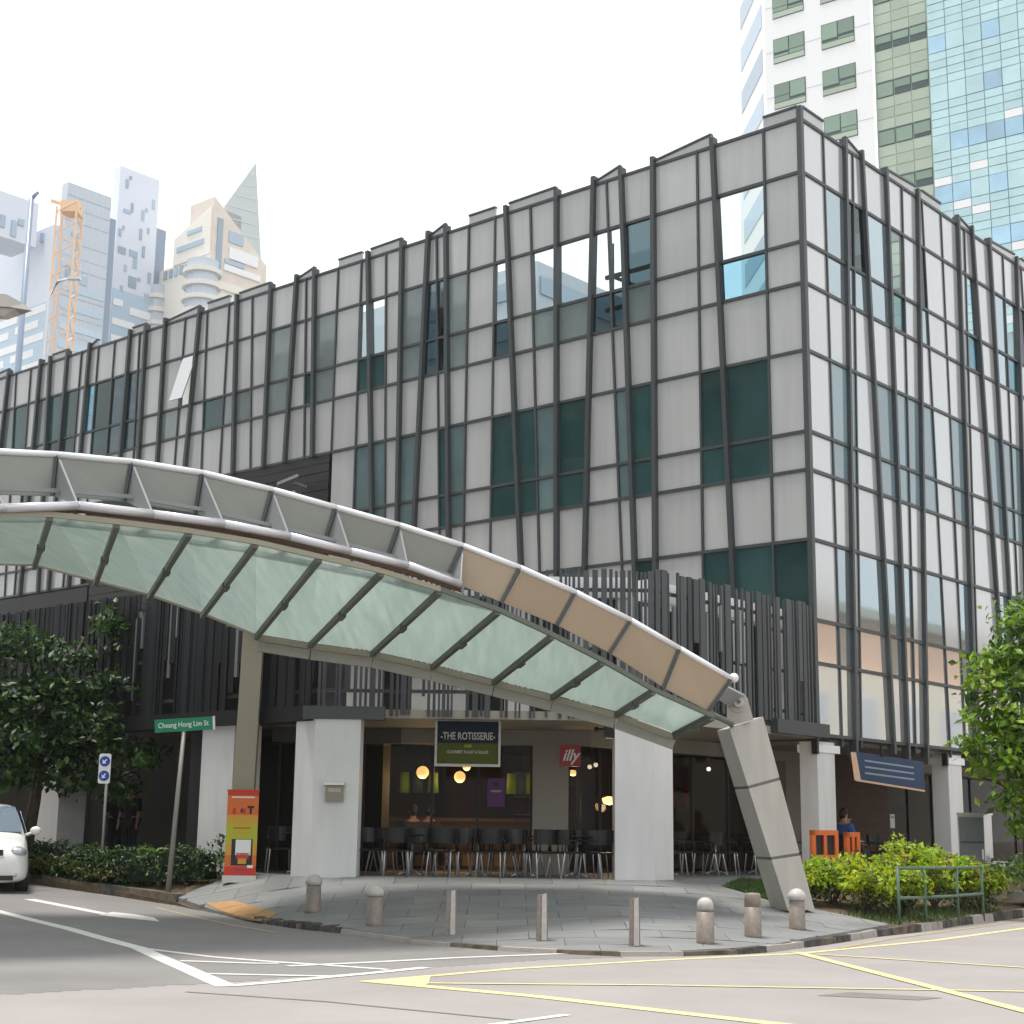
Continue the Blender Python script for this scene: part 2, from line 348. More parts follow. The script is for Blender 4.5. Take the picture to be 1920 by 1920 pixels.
dL = Vector((-0.7556199, 0.65501036, 0)); dR = Vector((0.65501036, 0.7556199, 0)); nL = -dR; nR = -dL
C0 = Vector((6.2826, 32.0, 0))
def frame(P, d, n):
    P = Vector(P)
    return lambda u, o, z: P + d*u + n*o + Vector((0, 0, z))
FL = frame(C0, dL, nL); FR = frame(C0, dR, nR)

# ------------------------------------------------------------------ ground levels
def zroad(x, y):
    t = dL.x*x + dL.y*(y-20)
    if t <= 0: return 0.0
    if t < 16: return .0021*t*t
    return .0021*256 + .0672*(min(t, 40)-16)
KERB = [(-13, 34.1), (-9.45, 31.08), (-7.37, 29.46), (-5.76, 27.88), (-4.86, 26.54), (-3.91, 25.02), (-3.11, 24.06), (-2.43, 23.4), (-1.39, 22.08), (0, 20.82), (1.41, 20.25), (2.1, 20.35), (3.28, 21.02), (4.44, 22.7), (5.68, 24.78), (6.69, 26.16), (8.03, 28.4), (10.2, 31.6), (16, 39)]
ZK = [.13, .13, .13, .12, .04, .03, .08, .08, .05, .04, .04, .05, .07, .12, .13, .13, .13, .13, .13]
BLD = [(-12.1, 35.2), (-8.66, 32.2), (-6.6, 30.43), (-5.0, 29.04), (-4.2, 28.35), (-3.45, 27.7), (-2.8, 27.7), (-2, 27.7), (-1, 27.7), (0, 27.7), (1.2, 27.7), (1.8, 27.7), (2.57, 27.7), (4.4, 29.8), (6.28, 32), (7.3, 33.2), (9, 35.15), (12, 38.6), (17, 44.4)]
def dpoly(pl, x, y):
    best = (1e9, 0, 0.0)
    for i in range(len(pl)-1):
        ax, ay = pl[i]; bx, by = pl[i+1]; ux, uy = bx-ax, by-ay
        t = max(0.0, min(1.0, ((x-ax)*ux+(y-ay)*uy)/(ux*ux+uy*uy)))
        d = sqrt((ax+ux*t-x)**2 + (ay+uy*t-y)**2)
        if d < best[0]: best = (d, i, t)
    return best
def inside(poly, x, y):
    c = False; n = len(poly); j = n-1
    for i in range(n):
        if (poly[i][1] > y) != (poly[j][1] > y) and x < (poly[j][0]-poly[i][0])*(y-poly[i][1])/(poly[j][1]-poly[i][1])+poly[i][0]: c = not c
        j = i
    return c
BPOLY = BLD + [(17, 80), (-40, 80), (-40, 60)]
def zplaza(x, y):
    if inside(BPOLY, x, y): return 0.73
    d, i, t = dpoly(KERB, x, y); e = dpoly(BLD, x, y)[0]
    zk = ZK[i]*(1-t)+ZK[i+1]*t
    ax, ay = KERB[i]; bx, by = KERB[i+1]
    zk += zroad(ax+(bx-ax)*t, ay+(by-ay)*t)
    return zk + (.73-zk)*d/(d+e+1e-9)

# far ground sheet
b = MB(); b.box(-900, 900, -600, 1100, -1.2, -0.25)
tag(b.build("ground", M["ground"]), kind="structure")
# road sheet
b = MB(); nx, ny = 70, 66
xs = [-46+92*i/nx for i in range(nx+1)]; ys = [-14+84*j/ny for j in range(ny+1)]
b.v = [(x, y, zroad(x, y)) for y in ys for x in xs]
for j in range(ny):
    for i in range(nx):
        k = j*(nx+1)+i; b.f.append((k, k+1, k+nx+2, k+nx+1)); b.m.append(0)
tag(b.build("road", M["asphalt"], smooth=True), kind="structure")
# darker asphalt sheet painting in the shade on the left and along the plaza
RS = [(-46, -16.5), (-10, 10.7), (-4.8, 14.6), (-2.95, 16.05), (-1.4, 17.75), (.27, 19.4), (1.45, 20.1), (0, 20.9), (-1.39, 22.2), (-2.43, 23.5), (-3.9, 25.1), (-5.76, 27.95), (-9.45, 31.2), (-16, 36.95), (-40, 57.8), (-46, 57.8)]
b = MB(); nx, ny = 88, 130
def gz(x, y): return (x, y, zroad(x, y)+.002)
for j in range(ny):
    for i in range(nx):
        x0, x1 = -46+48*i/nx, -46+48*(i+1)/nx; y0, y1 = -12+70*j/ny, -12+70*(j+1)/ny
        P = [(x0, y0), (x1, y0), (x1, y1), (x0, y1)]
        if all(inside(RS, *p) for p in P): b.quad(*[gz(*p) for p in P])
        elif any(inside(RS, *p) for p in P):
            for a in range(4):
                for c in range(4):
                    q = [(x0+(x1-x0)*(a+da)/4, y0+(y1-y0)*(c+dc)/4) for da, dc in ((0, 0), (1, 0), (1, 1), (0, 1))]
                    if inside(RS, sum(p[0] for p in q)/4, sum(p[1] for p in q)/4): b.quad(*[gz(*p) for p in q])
tag(b.build("road_shade_sheet", M["asph_shade"]), kind="structure")
# pavement bed between the kerb and the buildings
PLZ = [(-5.76, 27.95), (-4.86, 26.6), (-3.91, 25.1), (-3.11, 24.14), (-2.43, 23.48), (-1.39, 22.16), (0, 20.9), (1.41, 20.34), (2.1, 20.44), (3.28, 21.1), (4.44, 22.78), (5.68, 24.9), (6.1, 25.6), (5.37, 26.2), (4.4, 26.75), (3.75, 28.1), (4.3, 29.7), (2.57, 27.7), (-3.45, 27.7), (-4.9, 28.97)]
b = MB(); NT = 14
for (kx, ky), (bx, by) in zip(KERB, BLD):
    for j in range(NT+1):
        t = j/NT; x, y = kx+(bx-kx)*t, ky+(by-ky)*t
        z = zplaza(x, y) if 0 < j < NT else (zplaza(kx+(bx-kx)*.001, ky+(by-ky)*.001) if j == 0 else .73)
        b.v.append((x, y, z-(.07 if inside(PLZ, x, y) or dpoly(PLZ, x, y)[0] < .5 else .02)))
for i in range(len(KERB)-1):
    for j in range(NT):
        k = i*(NT+1)+j; b.f.append((k, k+NT+1, k+NT+2, k+1)); b.m.append(0)
for i in range(len(KERB)-1):   # front skirt under the kerb
    a0, a1 = b.v[i*(NT+1)], b.v[(i+1)*(NT+1)]
    b.quad((a0[0], a0[1], a0[2]-.4), (a1[0], a1[1], a1[2]-.4), a1, a0)
tag(b.build("planting_bed_soil", M["soil"], smooth=True), kind="structure")

# plaza paving: one piece per slab
plaza = tag(bpy.data.objects.new("plaza_paving", None), kind="structure"); COL.objects.link(plaza)
def slab(x0, x1, y0, y1, z0off=0.0, m="tile", name="paving_slab", parent=plaza, poly=PLZ, fn=zplaza):
    def clip(poly_in, f):
        out = []
        for i in range(len(poly_in)):
            p, q = poly_in[i], poly_in[(i+1) % len(poly_in)]; a, c = f(p), f(q)
            if a >= 0: out.append(p)
            if a*c < 0: t = a/(a-c); out.append((p[0]+(q[0]-p[0])*t, p[1]+(q[1]-p[1])*t))
        return out
    P = list(poly)
    for f in (lambda p: p[0]-x0, lambda p: x1-p[0], lambda p: p[1]-y0, lambda p: y1-p[1]):
        P = clip(P, f)
        if len(P) < 3: return None
    A = 0.5*sum(P[i][0]*P[(i+1) % len(P)][1]-P[(i+1) % len(P)][0]*P[i][1] for i in range(len(P)))
    if abs(A) < .01: return None
    if A < 0: P = P[::-1]
    bb = MB(); bb.hexa([(x, y, fn(x, y)-.10) for x, y in P], [(x, y, fn(x, y)+z0off) for x, y in P])
    return bb.build(name, M[m], parent)
TW, TD, G = 0.9, 0.62, 0.0035
row = 0; y = 20.3
while y < 29.8:
    x = -6.0 - (0.43 if row % 2 else 0)
    while x < 6.4:
        slab(x+G, x+TW-G, y+G, y+TD-G, random.uniform(-.002, .004)); x += TW
    y += TD; row += 1
# arcade floor under the building
b = MB(); b.hexa([(-3.45, 27.72, .4), (2.57, 27.72, .4), (17, 44.4, .4), (10, 50, .4), (-30, 60, .4), (-32, 52.4, .4)], [(-3.45, 27.72, .73), (2.57, 27.72, .73), (17, 44.4, .73), (10, 50, .73), (-30, 60, .73), (-32, 52.4, .73)])
tag(b.build("arcade_floor", M["tile"]), kind="structure")
# ochre tactile paving in the dropped kerb
tact = tag(bpy.data.objects.new("tactile_paving", None), kind="structure"); COL.objects.link(tact)
tp = [(-5.12, 27.15), (-4.58, 26.9), (-3.62, 25.32), (-3.80, 24.72)]
def lerp2(a, c, t): return (a[0]+(c[0]-a[0])*t, a[1]+(c[1]-a[1])*t)
for i in range(4):
    for j in range(2):
        q = []
        for (s, t) in ((i/4, j/2), ((i+1)/4, j/2), ((i+1)/4, (j+1)/2), (i/4, (j+1)/2)):
            s = s + (.004 if s == i/4 else -.004); p = lerp2(lerp2(tp[0], tp[3], s), lerp2(tp[1], tp[2], s), t); q.append(p)
        bb = MB(); bb.hexa([(x, y, zplaza(x, y)-.02) for x, y in q], [(x, y, zplaza(x, y)+.012) for x, y in q]); bb.build("tactile_tile", M["tact"], tact)

# kerb stones
kerb = tag(bpy.data.objects.new("kerb", None), kind="structure"); COL.objects.link(kerb)
def kerb_run(pts, w, top0, top1, step, mats, rough=0.0):
    seg = [Vector((x, y)) for x, y in pts]; out = []
    L_ = [0.0]
    for a, c in zip(seg, seg[1:]): L_.append(L_[-1]+(c-a).length)
    n = max(1, round(L_[-1]/step))
    def at(s):
        for i in range(len(seg)-1):
            if s <= L_[i+1]+1e-6: return seg[i]+(seg[i+1]-seg[i])*((s-L_[i])/(L_[i+1]-L_[i]))
        return seg[-1]
    for i in range(n):
        a, c = at(L_[-1]*i/n+.008), at(L_[-1]*(i+1)/n-.008); t = (c-a).normalized(); nn = Vector((-t.y, t.x))
        j = random.uniform(-rough, rough); a = a-nn*j*.6; c = c-nn*j*.6
        h0 = top0+(top1-top0)*i/n+j; h1 = top0+(top1-top0)*(i+1)/n+random.uniform(-rough, rough)
        za, zc = zroad(a.x, a.y), zroad(c.x, c.y)
        bb = MB()
        bb.hexa([(a.x, a.y, za-.1), (c.x, c.y, zc-.1), (c.x+nn.x*w, c.y+nn.y*w, zc-.1), (a.x+nn.x*w, a.y+nn.y*w, za-.1)],
                [(a.x+nn.x*.02, a.y+nn.y*.02, za+h0), (c.x+nn.x*.02, c.y+nn.y*.02, zc+h1), (c.x+nn.x*w, c.y+nn.y*w, zc+h1), (a.x+nn.x*w, a.y+nn.y*w, za+h0)])
        bb.build("kerb_stone", M[mats[i % len(mats)]], kerb)
kerb_run([(-16, 36.9), (-13, 34.25), (-9.45, 31.08), (-7.37, 29.46), (-5.76, 27.88)], .22, .20, .18, .85, ["kerbb", "kerbd", "kerbb"], .015)
kerb_run([(-3.95, 25.0), (-3.11, 24.0), (-2.45, 23.38)], .20, .085, .085, .17, ["kerbd", "kerbb", "kerbd"], .035)
kerb_run([(-2.43, 23.36), (-1.39, 22.02)], .16, .07, .06, .85, ["kerbl"])
kerb_run([(-1.39, 22.02), (0, 20.76), (1.41, 20.18), (2.1, 20.28), (3.0, 20.78)], .14, .05, .055, .8, ["kerbl", "kerbb"], .006)
kerb_run([(3.0, 20.78), (3.28, 20.95), (4.44, 22.64), (5.68, 24.7), (6.69, 26.08), (8.03, 28.3), (10.2, 31.5), (13.5, 35.7)], .2, .075, .19, .62, ["kerbd", "kerbl", "kerbl", "kerbd", "kerbb"], .008)

# road markings
def strip(name, pts, w, m, lift=.004, w2=None):
    P = [Vector((x, y)) for x, y in pts]; b = MB()
    Q = []
    for a, c in zip(P, P[1:]):
        n = max(1, int((c-a).length/0.7))
        Q += [a+(c-a)*i/n for i in range(n)]
    Q.append(P[-1]); k = len(Q)
    for i, p in enumerate(Q):
        t = (Q[min(i+1, k-1)]-Q[max(i-1, 0)]).normalized(); n = Vector((-t.y, t.x))
        ww = (w+(w2-w)*i/(k-1) if w2 else w)/2
        for s in (-1, 1):
            q = p+n*ww*s; b.v.append((q.x, q.y, zroad(q.x, q.y)+lift+.0015))
    for i in range(k-1): b.f.append((2*i+1, 2*i, 2*i+2, 2*i+3)); b.m.append(0)
    return tag(b.build(name, M[m]), kind="structure")
def flat(name, pts, m, lift=.005):
    b = MB(); b.v = [(x, y, zroad(x, y)+lift+.0015) for x, y in pts]; b.f = [tuple(range(len(pts)))]; b.m = [0]
    return tag(b.build(name, M[m]), kind="structure")
strip("white_lane_line", [(-16, 36.1), (-7.96, 25.18), (-6.2, 22.78), (-4.61, 20.2), (-3.54, 17.74), (-2.72, 15.76)], .14, "wpaint", .003, .22)
strip("white_island_edge_line", [(-4.55, 20.15), (-3.48, 19.16), (-2.78, 18.72), (-1.99, 18.3), (-1.3, 17.86)], .12, "wpaint", .004)
strip("white_stop_line", [(-2.70, 15.80), (-2.3, 16.26), (-1.43, 17.42), (-0.9, 18.18)], .16, "wpaint", .005)
strip("white_give_way_line", [(-2.45, 18.1), (-1.55, 18.8), (-0.64, 19.58), (0.82, 20.55)], .13, "wpaint", .006)
strip("white_hatch_line", [(-3.75, 18.55), (-2.85, 18.40), (-2.6, 18.45)], .12, "wpaint", .006)
strip("white_hatch_line", [(-3.2, 17.05), (-2.3, 16.98), (-1.75, 16.92)], .12, "wpaint", .006)
strip("white_dash_line", [(-0.3, 12.7), (0.52, 13.7)], .10, "wpaint")
strip("yellow_box_line", [(-1.41, 16.45), (0.07, 18.18), (1.76, 19.58), (3.87, 21.12), (6.5, 24.2), (10, 29.2)], .13, "ypaint", .003)
strip("yellow_box_line", [(-1.45, 16.5), (0.26, 15.2), (2.19, 13.26), (4.5, 11)], .19, "ypaint", .004)
flat("yellow_box_corner", [(-1.41, 16.42), (-.8, 16.05), (-.78, 16.35), (-.8, 17.05)], "ypaint", .005)
strip("yellow_box_diagonal", [(-0.85, 16.32), (1.47, 16.43), (5.21, 16.26), (9, 16.1)], .09, "ypaint", .006)
strip("yellow_box_diagonal", [(3.83, 21.3), (4.6, 14.6), (4.95, 11.5)], .15, "ypaint", .007)
strip("yellow_box_diagonal", [(4.05, 20.95), (6.18, 19.24), (9, 16.9)], .10, "ypaint", .006)
strip("yellow_kerb_line", [(-6.04, 27.36), (-4.13, 24.3), (-3.33, 23.24)], .08, "yfaint")
strip("yellow_kerb_line", [(4.6, 22.2), (5.9, 24.5), (7.0, 26.1), (10.4, 31.2)], .10, "yfaint", .004)
strip("turn_arrow_shaft", [(-8.28, 27.75), (-7.2, 26.55), (-6.5, 25.7), (-6.0, 25.2)], .22, "wpaint", .003, .20)
flat("turn_arrow_head", [(-6.45, 25.35), (-6.05, 25.0), (-5.31, 24.55), (-5.55, 25.25), (-5.98, 25.75), (-6.4, 26.0)], "wpaint", .004)
flat("road_patch", [(3.0, 15.6), (3.9, 15.3), (4.2, 15.55), (3.4, 16.0)], "patch", .002)
strip("road_crack", [(-3.0, 15.2), (-1.6, 14.5), (0.2, 13.2)], .05, "patch", .0025)

# ------------------------------------------------------------------ the main building: tilted-mullion facades
ZR = [17.12, 15.86, 14.24, 13.29, 11.76, 9.96, 9.12, 7.62, 5.92, 5.02, 3.55]
LM = [('t', .93, .9), ('T', 2.27, 1.77), ('t', 2.73, 2.69), ('T', 3.96, 3.96), ('T', 4.9, 4.38), ('t', 5.38, 4.74), ('T', 5.75, 6.09), ('T', 6.92, 6.8), ('t', 7.81, 7.21), ('T', 8.59, 7.65), ('t', 9.0, 8.99), ('t', 9.92, 9.88), ('T', 10.71, 10.16), ('t', 11.09, 10.5), ('T', 11.37, 11.79), ('T', 12.35, 12.14), ('t', 13.01, 12.53), ('T', 13.68, 12.78), ('t', 13.98, 13.95), ('t', 14.93, 14.95), ('T', 15.88, 15.35), ('t', 16.28, 15.72), ('T', 16.66, 17.1), ('T', 17.8, 17.7), ('t', 18.68, 17.95), ('T', 19.35, 18.8), ('t', 19.76, 19.87), ('t', 20.81, 20.47), ('T', 21.14, 22.0), ('t', 21.9, 22.25), ('T', 22.87, 22.81), ('T', 23.88, 23.76), ('t', 24.26, 23.98), ('T', 24.73, 25.08), ('t', 25.61, 25.76), ('t', 26.52, 26.64), ('T', 26.97, 27.4), ('t', 27.49, 27.68), ('T', 28.27, 28.47), ('T', 29.3, 28.77), ('T', 29.88, 30.2), ('t', 30.53, 30.45), ('t', 31.46, 30.79), ('T', 31.89, 32.66), ('T', 33.4, 33.3), ('t', 34.3, 33.8), ('T', 35.2, 34.3), ('t', 36.1, 35.9), ('T', 37.2, 37.2)]
RM = [('t', .99, 1.02), ('T', 1.94, 1.53), ('t', 2.35, 1.84), ('T', 2.74, 3.24), ('T', 3.94, 3.91), ('t', 4.8, 4.35), ('T', 5.59, 4.84), ('t', 5.87, 6.12), ('t', 6.93, 6.94), ('T', 7.85, 7.41), ('t', 8.31, 7.72), ('T', 8.7, 9.27), ('T', 9.78, 9.94), ('t', 10.7, 10.38), ('T', 11.54, 10.69), ('t', 11.92, 12.12), ('t', 12.9, 12.9), ('T', 13.9, 13.4), ('t', 14.3, 13.7), ('T', 14.7, 15.2), ('T', 15.8, 15.9), ('t', 16.7, 16.4), ('T', 17.6, 16.9)]
def uat(m, z): return m[1]+(m[2]-m[1])*(17.1-z)/13.6
bld = thing("office_building", "four storey grey office block wrapped in panels between tilted charcoal mullions", "building", (6.2826, 32, .73))
CODE = dict(g=("cladding_panel", "clad"), t=("glass_pane", "teal"), b=("glass_pane", "blue"), c=("glass_pane", "clear"), s=("glass_pane", "ctint"), d=("glass_pane", "dtint"))
CODE['r'] = ('glass_pane', 'bluer'); CODE['m'] = ('cladding_panel', 'mirr'); CODE['n'] = ('glass_pane', 'mirb')
CODE['k'] = ("glass_pane", "dark")
def cells(n, spec):
    r = ['g']*n
    for k, s in spec.items():
        for i in s: r[i] = k
    return r
NL, NRc = len(LM), len(RM)
LC = {0: cells(NL, {}),
      1: cells(NL, {'c': [1, 5, 6, 7, 8, 10, 17, 18], 'd': [4, 13, 14, 33, 34], 'b': [12, 15, 20, 23, 32, 40, 43], 't': [35, 38, 39, 42], 's': [36]}),
      2: cells(NL, {'s': [1], 'd': [5, 6, 10, 13, 14, 33, 34], 'b': [4, 7, 8, 12, 15, 20, 23, 25, 26, 30, 32, 40, 43], 't': [17, 18, 21, 27, 35, 38, 39, 42]}),
      3: cells(NL, {'b': [41]}),
      4: cells(NL, {'t': [1, 2, 4, 7, 9, 10, 13], 'b': [5, 8, 12, 15, 17, 18]}),
      5: cells(NL, {'t': [1, 2, 4, 7, 9, 10, 13, 18], 'b': [5, 8, 12, 15, 17]}),
      6: cells(NL, {}), 7: cells(NL, {'t': [0, 1, 2, 4], 'b': [7, 9]})}
RC = {0: cells(NRc, {}),
      1: cells(NRc, {'n': [1, 4, 13, 18], 'd': [2, 3, 7, 15], 'c': [5, 11, 14, 19]}),
      2: cells(NRc, {'n': [1, 2, 3, 4, 7, 13, 18], 's': [5, 11, 14]}),
      3: cells(NRc, {}),
      4: cells(NRc, {'r': [1, 2, 4, 5, 6, 7, 9, 12, 13, 14, 17, 20]}), 5: cells(NRc, {'r': [1, 2, 4, 5, 6, 7, 9, 12, 13, 14, 17, 20]}),
      6: cells(NRc, {}), 7: ['g']*NRc, 8: ['m']*NRc, 9: ['m']*NRc}
for k_ in (1, 4, 5, 7, 9, 12, 14, 17): RC[7][k_] = 'n'
RC[7][3] = 'n'
for k_ in (1, 4, 9): RC[8][k_] = 'n'
def facade(F, mulls, codes, side):
    for r, row in codes.items():
        z1, z0 = ZR[r]-.025, ZR[r+1]+.025
        for c, code in enumerate(row):
            a1 = .06 if c == 0 else uat(mulls[c-1], z1); a0 = .06 if c == 0 else uat(mulls[c-1], z0)
            b1, b0 = uat(mulls[c], z1), uat(mulls[c], z0)
            um = (a0+b0)/2
            if side == 'L' and r >= 4 and 14.93 < um < 26.2: continue
            if side == 'L' and r >= 6 and um > 14.9: continue
            if side == 'L' and r == 7 and um > 9.2: continue
            w = .02
            if a1+w >= b1-w or a0+w >= b0-w: continue
            nm, mm = CODE[code]; mb = MB()
            if side == 'R' and mm == 'clad': mm = 'cladr'
            if side == 'L' and mm == 'blue' and r in (1, 2): mm = 'bluel'
            o1 = random.uniform(-.006, .006)
            q = [(a0+w, z0), (b0-w, z0), (b1-w, z1), (a1+w, z1)]
            if side == 'L' and r == 1 and c == 29:      # awning pane pushed open
                tl = .42
                mb.hexa([F(a0+w, tl, z0+.1), F(b0-w, tl, z0+.1), F(b0-w, tl-.04, z0+.1), F(a0+w, tl-.04, z0+.1)],
                        [F(a1+w, .02, z1), F(b1-w, .02, z1), F(b1-w, -.02, z1), F(a1+w, -.02, z1)])
                tag(mb.build("awning_pane", M["cladr"], bld), "pale pane pushed open at its foot"); continue
            mb.v = [tuple(F(u, o1, z)) for u, z in q] + [tuple(F(u, o1-.05, z)) for u, z in q]
            mb.f = [(0, 1, 2, 3), (7, 6, 5, 4), (0, 4, 5, 1), (1, 5, 6, 2), (2, 6, 7, 3), (3, 7, 4, 0)]; mb.m = [0]*6
            mb.build(nm, M[mm], bld)
    # mullions
    for i, m in enumerate(mulls):
        zt = ZR[0]+(.20 if m[0] == 'T' else .03); zb = 3.35
        if side == 'L': zb = 5.9 if m[1] < 9.5 else (7.62 if m[1] < 14.9 else (11.72 if m[2] < 26.2 else 9.1))
        elif m[0] == 'T': zb = 3.3 - (.25 if i % 3 == 1 else 0)
        w, pr = (.052, .125) if m[0] == 'T' else (.026, .048)
        if side == 'R': w, pr = w*.84, pr*.8
        pr += random.uniform(-.004, .004)
        ut, ub = uat(m, zt), uat(m, zb); mb = MB()
        mb.hexa([F(ub-w, pr, zb), F(ub+w, pr, zb), F(ub+w, -.08, zb), F(ub-w, -.08, zb)], [F(ut-w, pr, zt), F(ut+w, pr, zt), F(ut+w, -.08, zt), F(ut-w, -.08, zt)])
        mb.build("mullion", M["mull"], bld)
    umax = mulls[-1][1]
    for r, z in enumerate(ZR):
        if side == 'L' and r > 8: break
        spans = [(0.05, umax)]
        if side == 'L' and r in (5,): spans = [(.05, 14.95), (26.1, umax)]
        if side == 'L' and r == 6: spans = [(.05, 14.95), (26.1, umax)]
        if side == 'L' and r == 7: spans = [(.05, 14.95)]
        if side == 'L' and r == 8: spans = [(.05, 9.3)]
        for u0, u1 in spans:
            mb = MB(); mb.fbox(F, u0, u1, -.07, .036+.0015*r, z-.035, z+.035); mb.build("transom", M["mull2"], bld)
facade(FL, LM, LC, 'L'); facade(FR, RM, RC, 'R')
mb = MB(); P = [C0+(dL*a+dR*c) for a, c in ((.07, -.05), (-.05, -.05), (-.05, .07), (.07, .07))]
mb.hexa([(p.x, p.y, 3.45) for p in P], [(p.x, p.y, 17.42) for p in P]); mb.build("corner_post", M["mull"], bld)
# stepped parapet caps along the roof line
def cap(F, u0, u1, h0, h1):
    mb = MB(); z = ZR[0]+.035
    mb.hexa([F(u0, .02, z), F(u1, .02, z), F(u1, -.03, z), F(u0, -.03, z)], [F(u0, .02, z+h0), F(u1, .02, z+h1), F(u1, -.03, z+h1), F(u0, -.03, z+h0)]); mb.build("parapet_panel", M["clad"], bld)
    mb = MB(); t = .05
    mb.hexa([F(u0, .05, z+h0), F(u1, .05, z+h1), F(u1, -.06, z+h1), F(u0, -.06, z+h0)], [F(u0, .05, z+h0+t), F(u1, .05, z+h1+t), F(u1, -.06, z+h1+t), F(u0, -.06, z+h0+t)]); mb.build("parapet_cap", M["mull"], bld)
for u0, u1, h0, h1 in ((.06, .93, .24, .24), (2.33, 3.9, .25, .06), (4.96, 5.7, .22, .02), (6.98, 8.53, .22, .20), (9.0, 9.92, .22, .22), (10.77, 11.3, .22, .03), (12.41, 13.62, .22, .20), (13.98, 14.93, .2, .2), (15.94, 16.6, .22, .05), (17.86, 19.3, .2, .18), (19.76, 20.81, .2, .2), (21.2, 22.8, .2, .05), (23.94, 24.67, .2, .2), (26.6, 27.0, .2, .05), (28.3, 29.25, .2, .18), (31.95, 33.3, .2, .1)): cap(FL, u0, u1, h0, h1)
for u0, u1, h0, h1 in ((.06, .99, .24, .24), (2.0, 2.68, .22, .04), (4.0, 5.53, .12, .2), (5.87, 6.93, .2, .2), (7.91, 8.64, .2, .04), (9.84, 11.5, .1, .2), (11.92, 12.9, .2, .2)): cap(FR, u0, u1, h0, h1)
# building core, roof slab, and the parts behind
mb = MB(); i_ = .14
mb.hexa([FL(.3, -i_, 6.2), FL(37.2, -i_, 6.2), FL(37.2, -18, 6.2), FR(18, -i_, 6.2)+(dL*0), C0+dR*.3+nR*(-i_)+Vector((0, 0, 6.2))], [FL(.3, -i_, 11.7), FL(37.2, -i_, 11.7), FL(37.2, -18, 11.7), FR(18, -i_, 11.7), C0+dR*.3+nR*(-i_)+Vector((0, 0, 11.7))])
mb.build("core_wall", M["core"], bld)
mb = MB(); mb.fbox(FR, .2, 18, -6, -i_, 3.5, 6.2); mb.build("core_wall", M["core"], bld)
for (a, c) in (((4.4, -.9, 13.4), (4.4, -.9, 15.1)), ((5.9, -.9, 13.4), (5.9, -.9, 15.9)), ((4.3, -.9, 15.05), (6.1, -.9, 15.05)), ((4.3, -.9, 14.2), (6.1, -.9, 14.2)), ((4.4, -.9, 14.2), (5.9, -.9, 15.05)), ((10.2, -.8, 13.3), (10.2, -.8, 15.9)), ((11.6, -.8, 13.3), (11.6, -.8, 15.9)), ((10.0, -.8, 15.2), (11.8, -.8, 15.2)), ((10.2, -.8, 14.2), (11.6, -.8, 15.2))):
    mb = MB(); mb.beam(FL(*a), FL(*c), .09, .09); mb.build("roof_frame_bar", M["mull"], bld)
# black louvre bay on the long side, under the third band
for k in range(23):
    z = 11.724-k*.25; mb = MB(); mb.fbox(FL, 15.0, 26.1, -.1, .03+.008*(k % 2), z-.238, z); mb.build("louvre_blade", M["louv"], bld)
mb = MB(); mb.fbox(FL, 26.2, 38, -.1, .03, 6.0, 9.05); mb.build("dark_wall", M["louv"], bld)
for u0, u1 in ((26.6, 27.5), (27.8, 29.0), (29.4, 30.2), (30.6, 32.0), (32.4, 33.5), (34.0, 35.2)):
    mb = MB(); mb.fbox(FL, u0, u1, .03, .06, 6.6, 8.5); mb.build("upper_window", M["blue"], bld)

# two-storey podium with a fin screen
KP = Vector((-3.45, 27.7, 0)); MP = Vector((2.57, 27.7, 0))
FK = frame(KP, dL, nL); FC = frame(KP, Vector((1, 0, 0)), Vector((0, -1, 0))); FM = frame(MP, dR, nR)
LM_ = (C0-MP).length
def ring(z, ins=0.0):
    return [KP+Vector((0, ins, z)), MP+Vector((0, ins, z)), C0+dR*.0+Vector((0, 0, z)), C0+dL*24+Vector((0, 0, z)), KP+dL*22+Vector((0, 0, z))]
mb = MB(); mb.hexa(ring(3.47), ring(3.62)); mb.build("podium_soffit", M["soffit"], bld)
mb = MB(); mb.fbox(FM, 3.9, LM_+.25, -.3, .16, 3.49, 3.76); mb.build("podium_beam", M["mull"], bld)
mb = MB(); mb.fbox(FM, -.02, 3.9, -.3, -.02, 3.49, 3.74); mb.build("podium_beam", M["mull"], bld)
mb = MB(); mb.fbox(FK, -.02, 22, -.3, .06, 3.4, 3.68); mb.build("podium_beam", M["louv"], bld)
mb = MB(); mb.fbox(FC, -.2, 1.25, -.2, .10, 3.43, 3.66); mb.build("podium_beam", M["mull"], bld)
def fins(F, length, zlo, zhi, m, dens, seed, ws=(.035, .05, .05, .08, .13, .17)):
    rnd = random.Random(seed); u = .04
    while u < length-.05:
        w = rnd.choice(ws); g = rnd.choice(dens)
        zt = zhi+rnd.uniform(-.03, .03); zb = zlo+rnd.choice((0, 0, 0, .0, .02))
        o = rnd.uniform(0, .035)
        if rnd.random() < .16: zb += rnd.uniform(.3, 1.3)
        pale = rnd.random() < .14 and w < .1
        if pale: zb += rnd.uniform(.2, 1.2); zt -= rnd.uniform(.1, .7)
        mb = MB(); mb.fbox(F, u, min(u+w, length), -.025+o, .02+o, zb, zt); mb.build("screen_fin", M["finl" if pale else m], bld); u += w+g
fins(FC, 6.02, 3.5, 6.17, "fin", (.025, .035, .045, .06), 3, (.035, .045, .05, .06, .10))
fins(FM, LM_, 3.72, 6.2, "fin", (.02, .03, .05, .08, .14), 5)
fins(FK, 17.0, 3.66, 6.15, "finb", (.008, .012, .02, .035), 8)
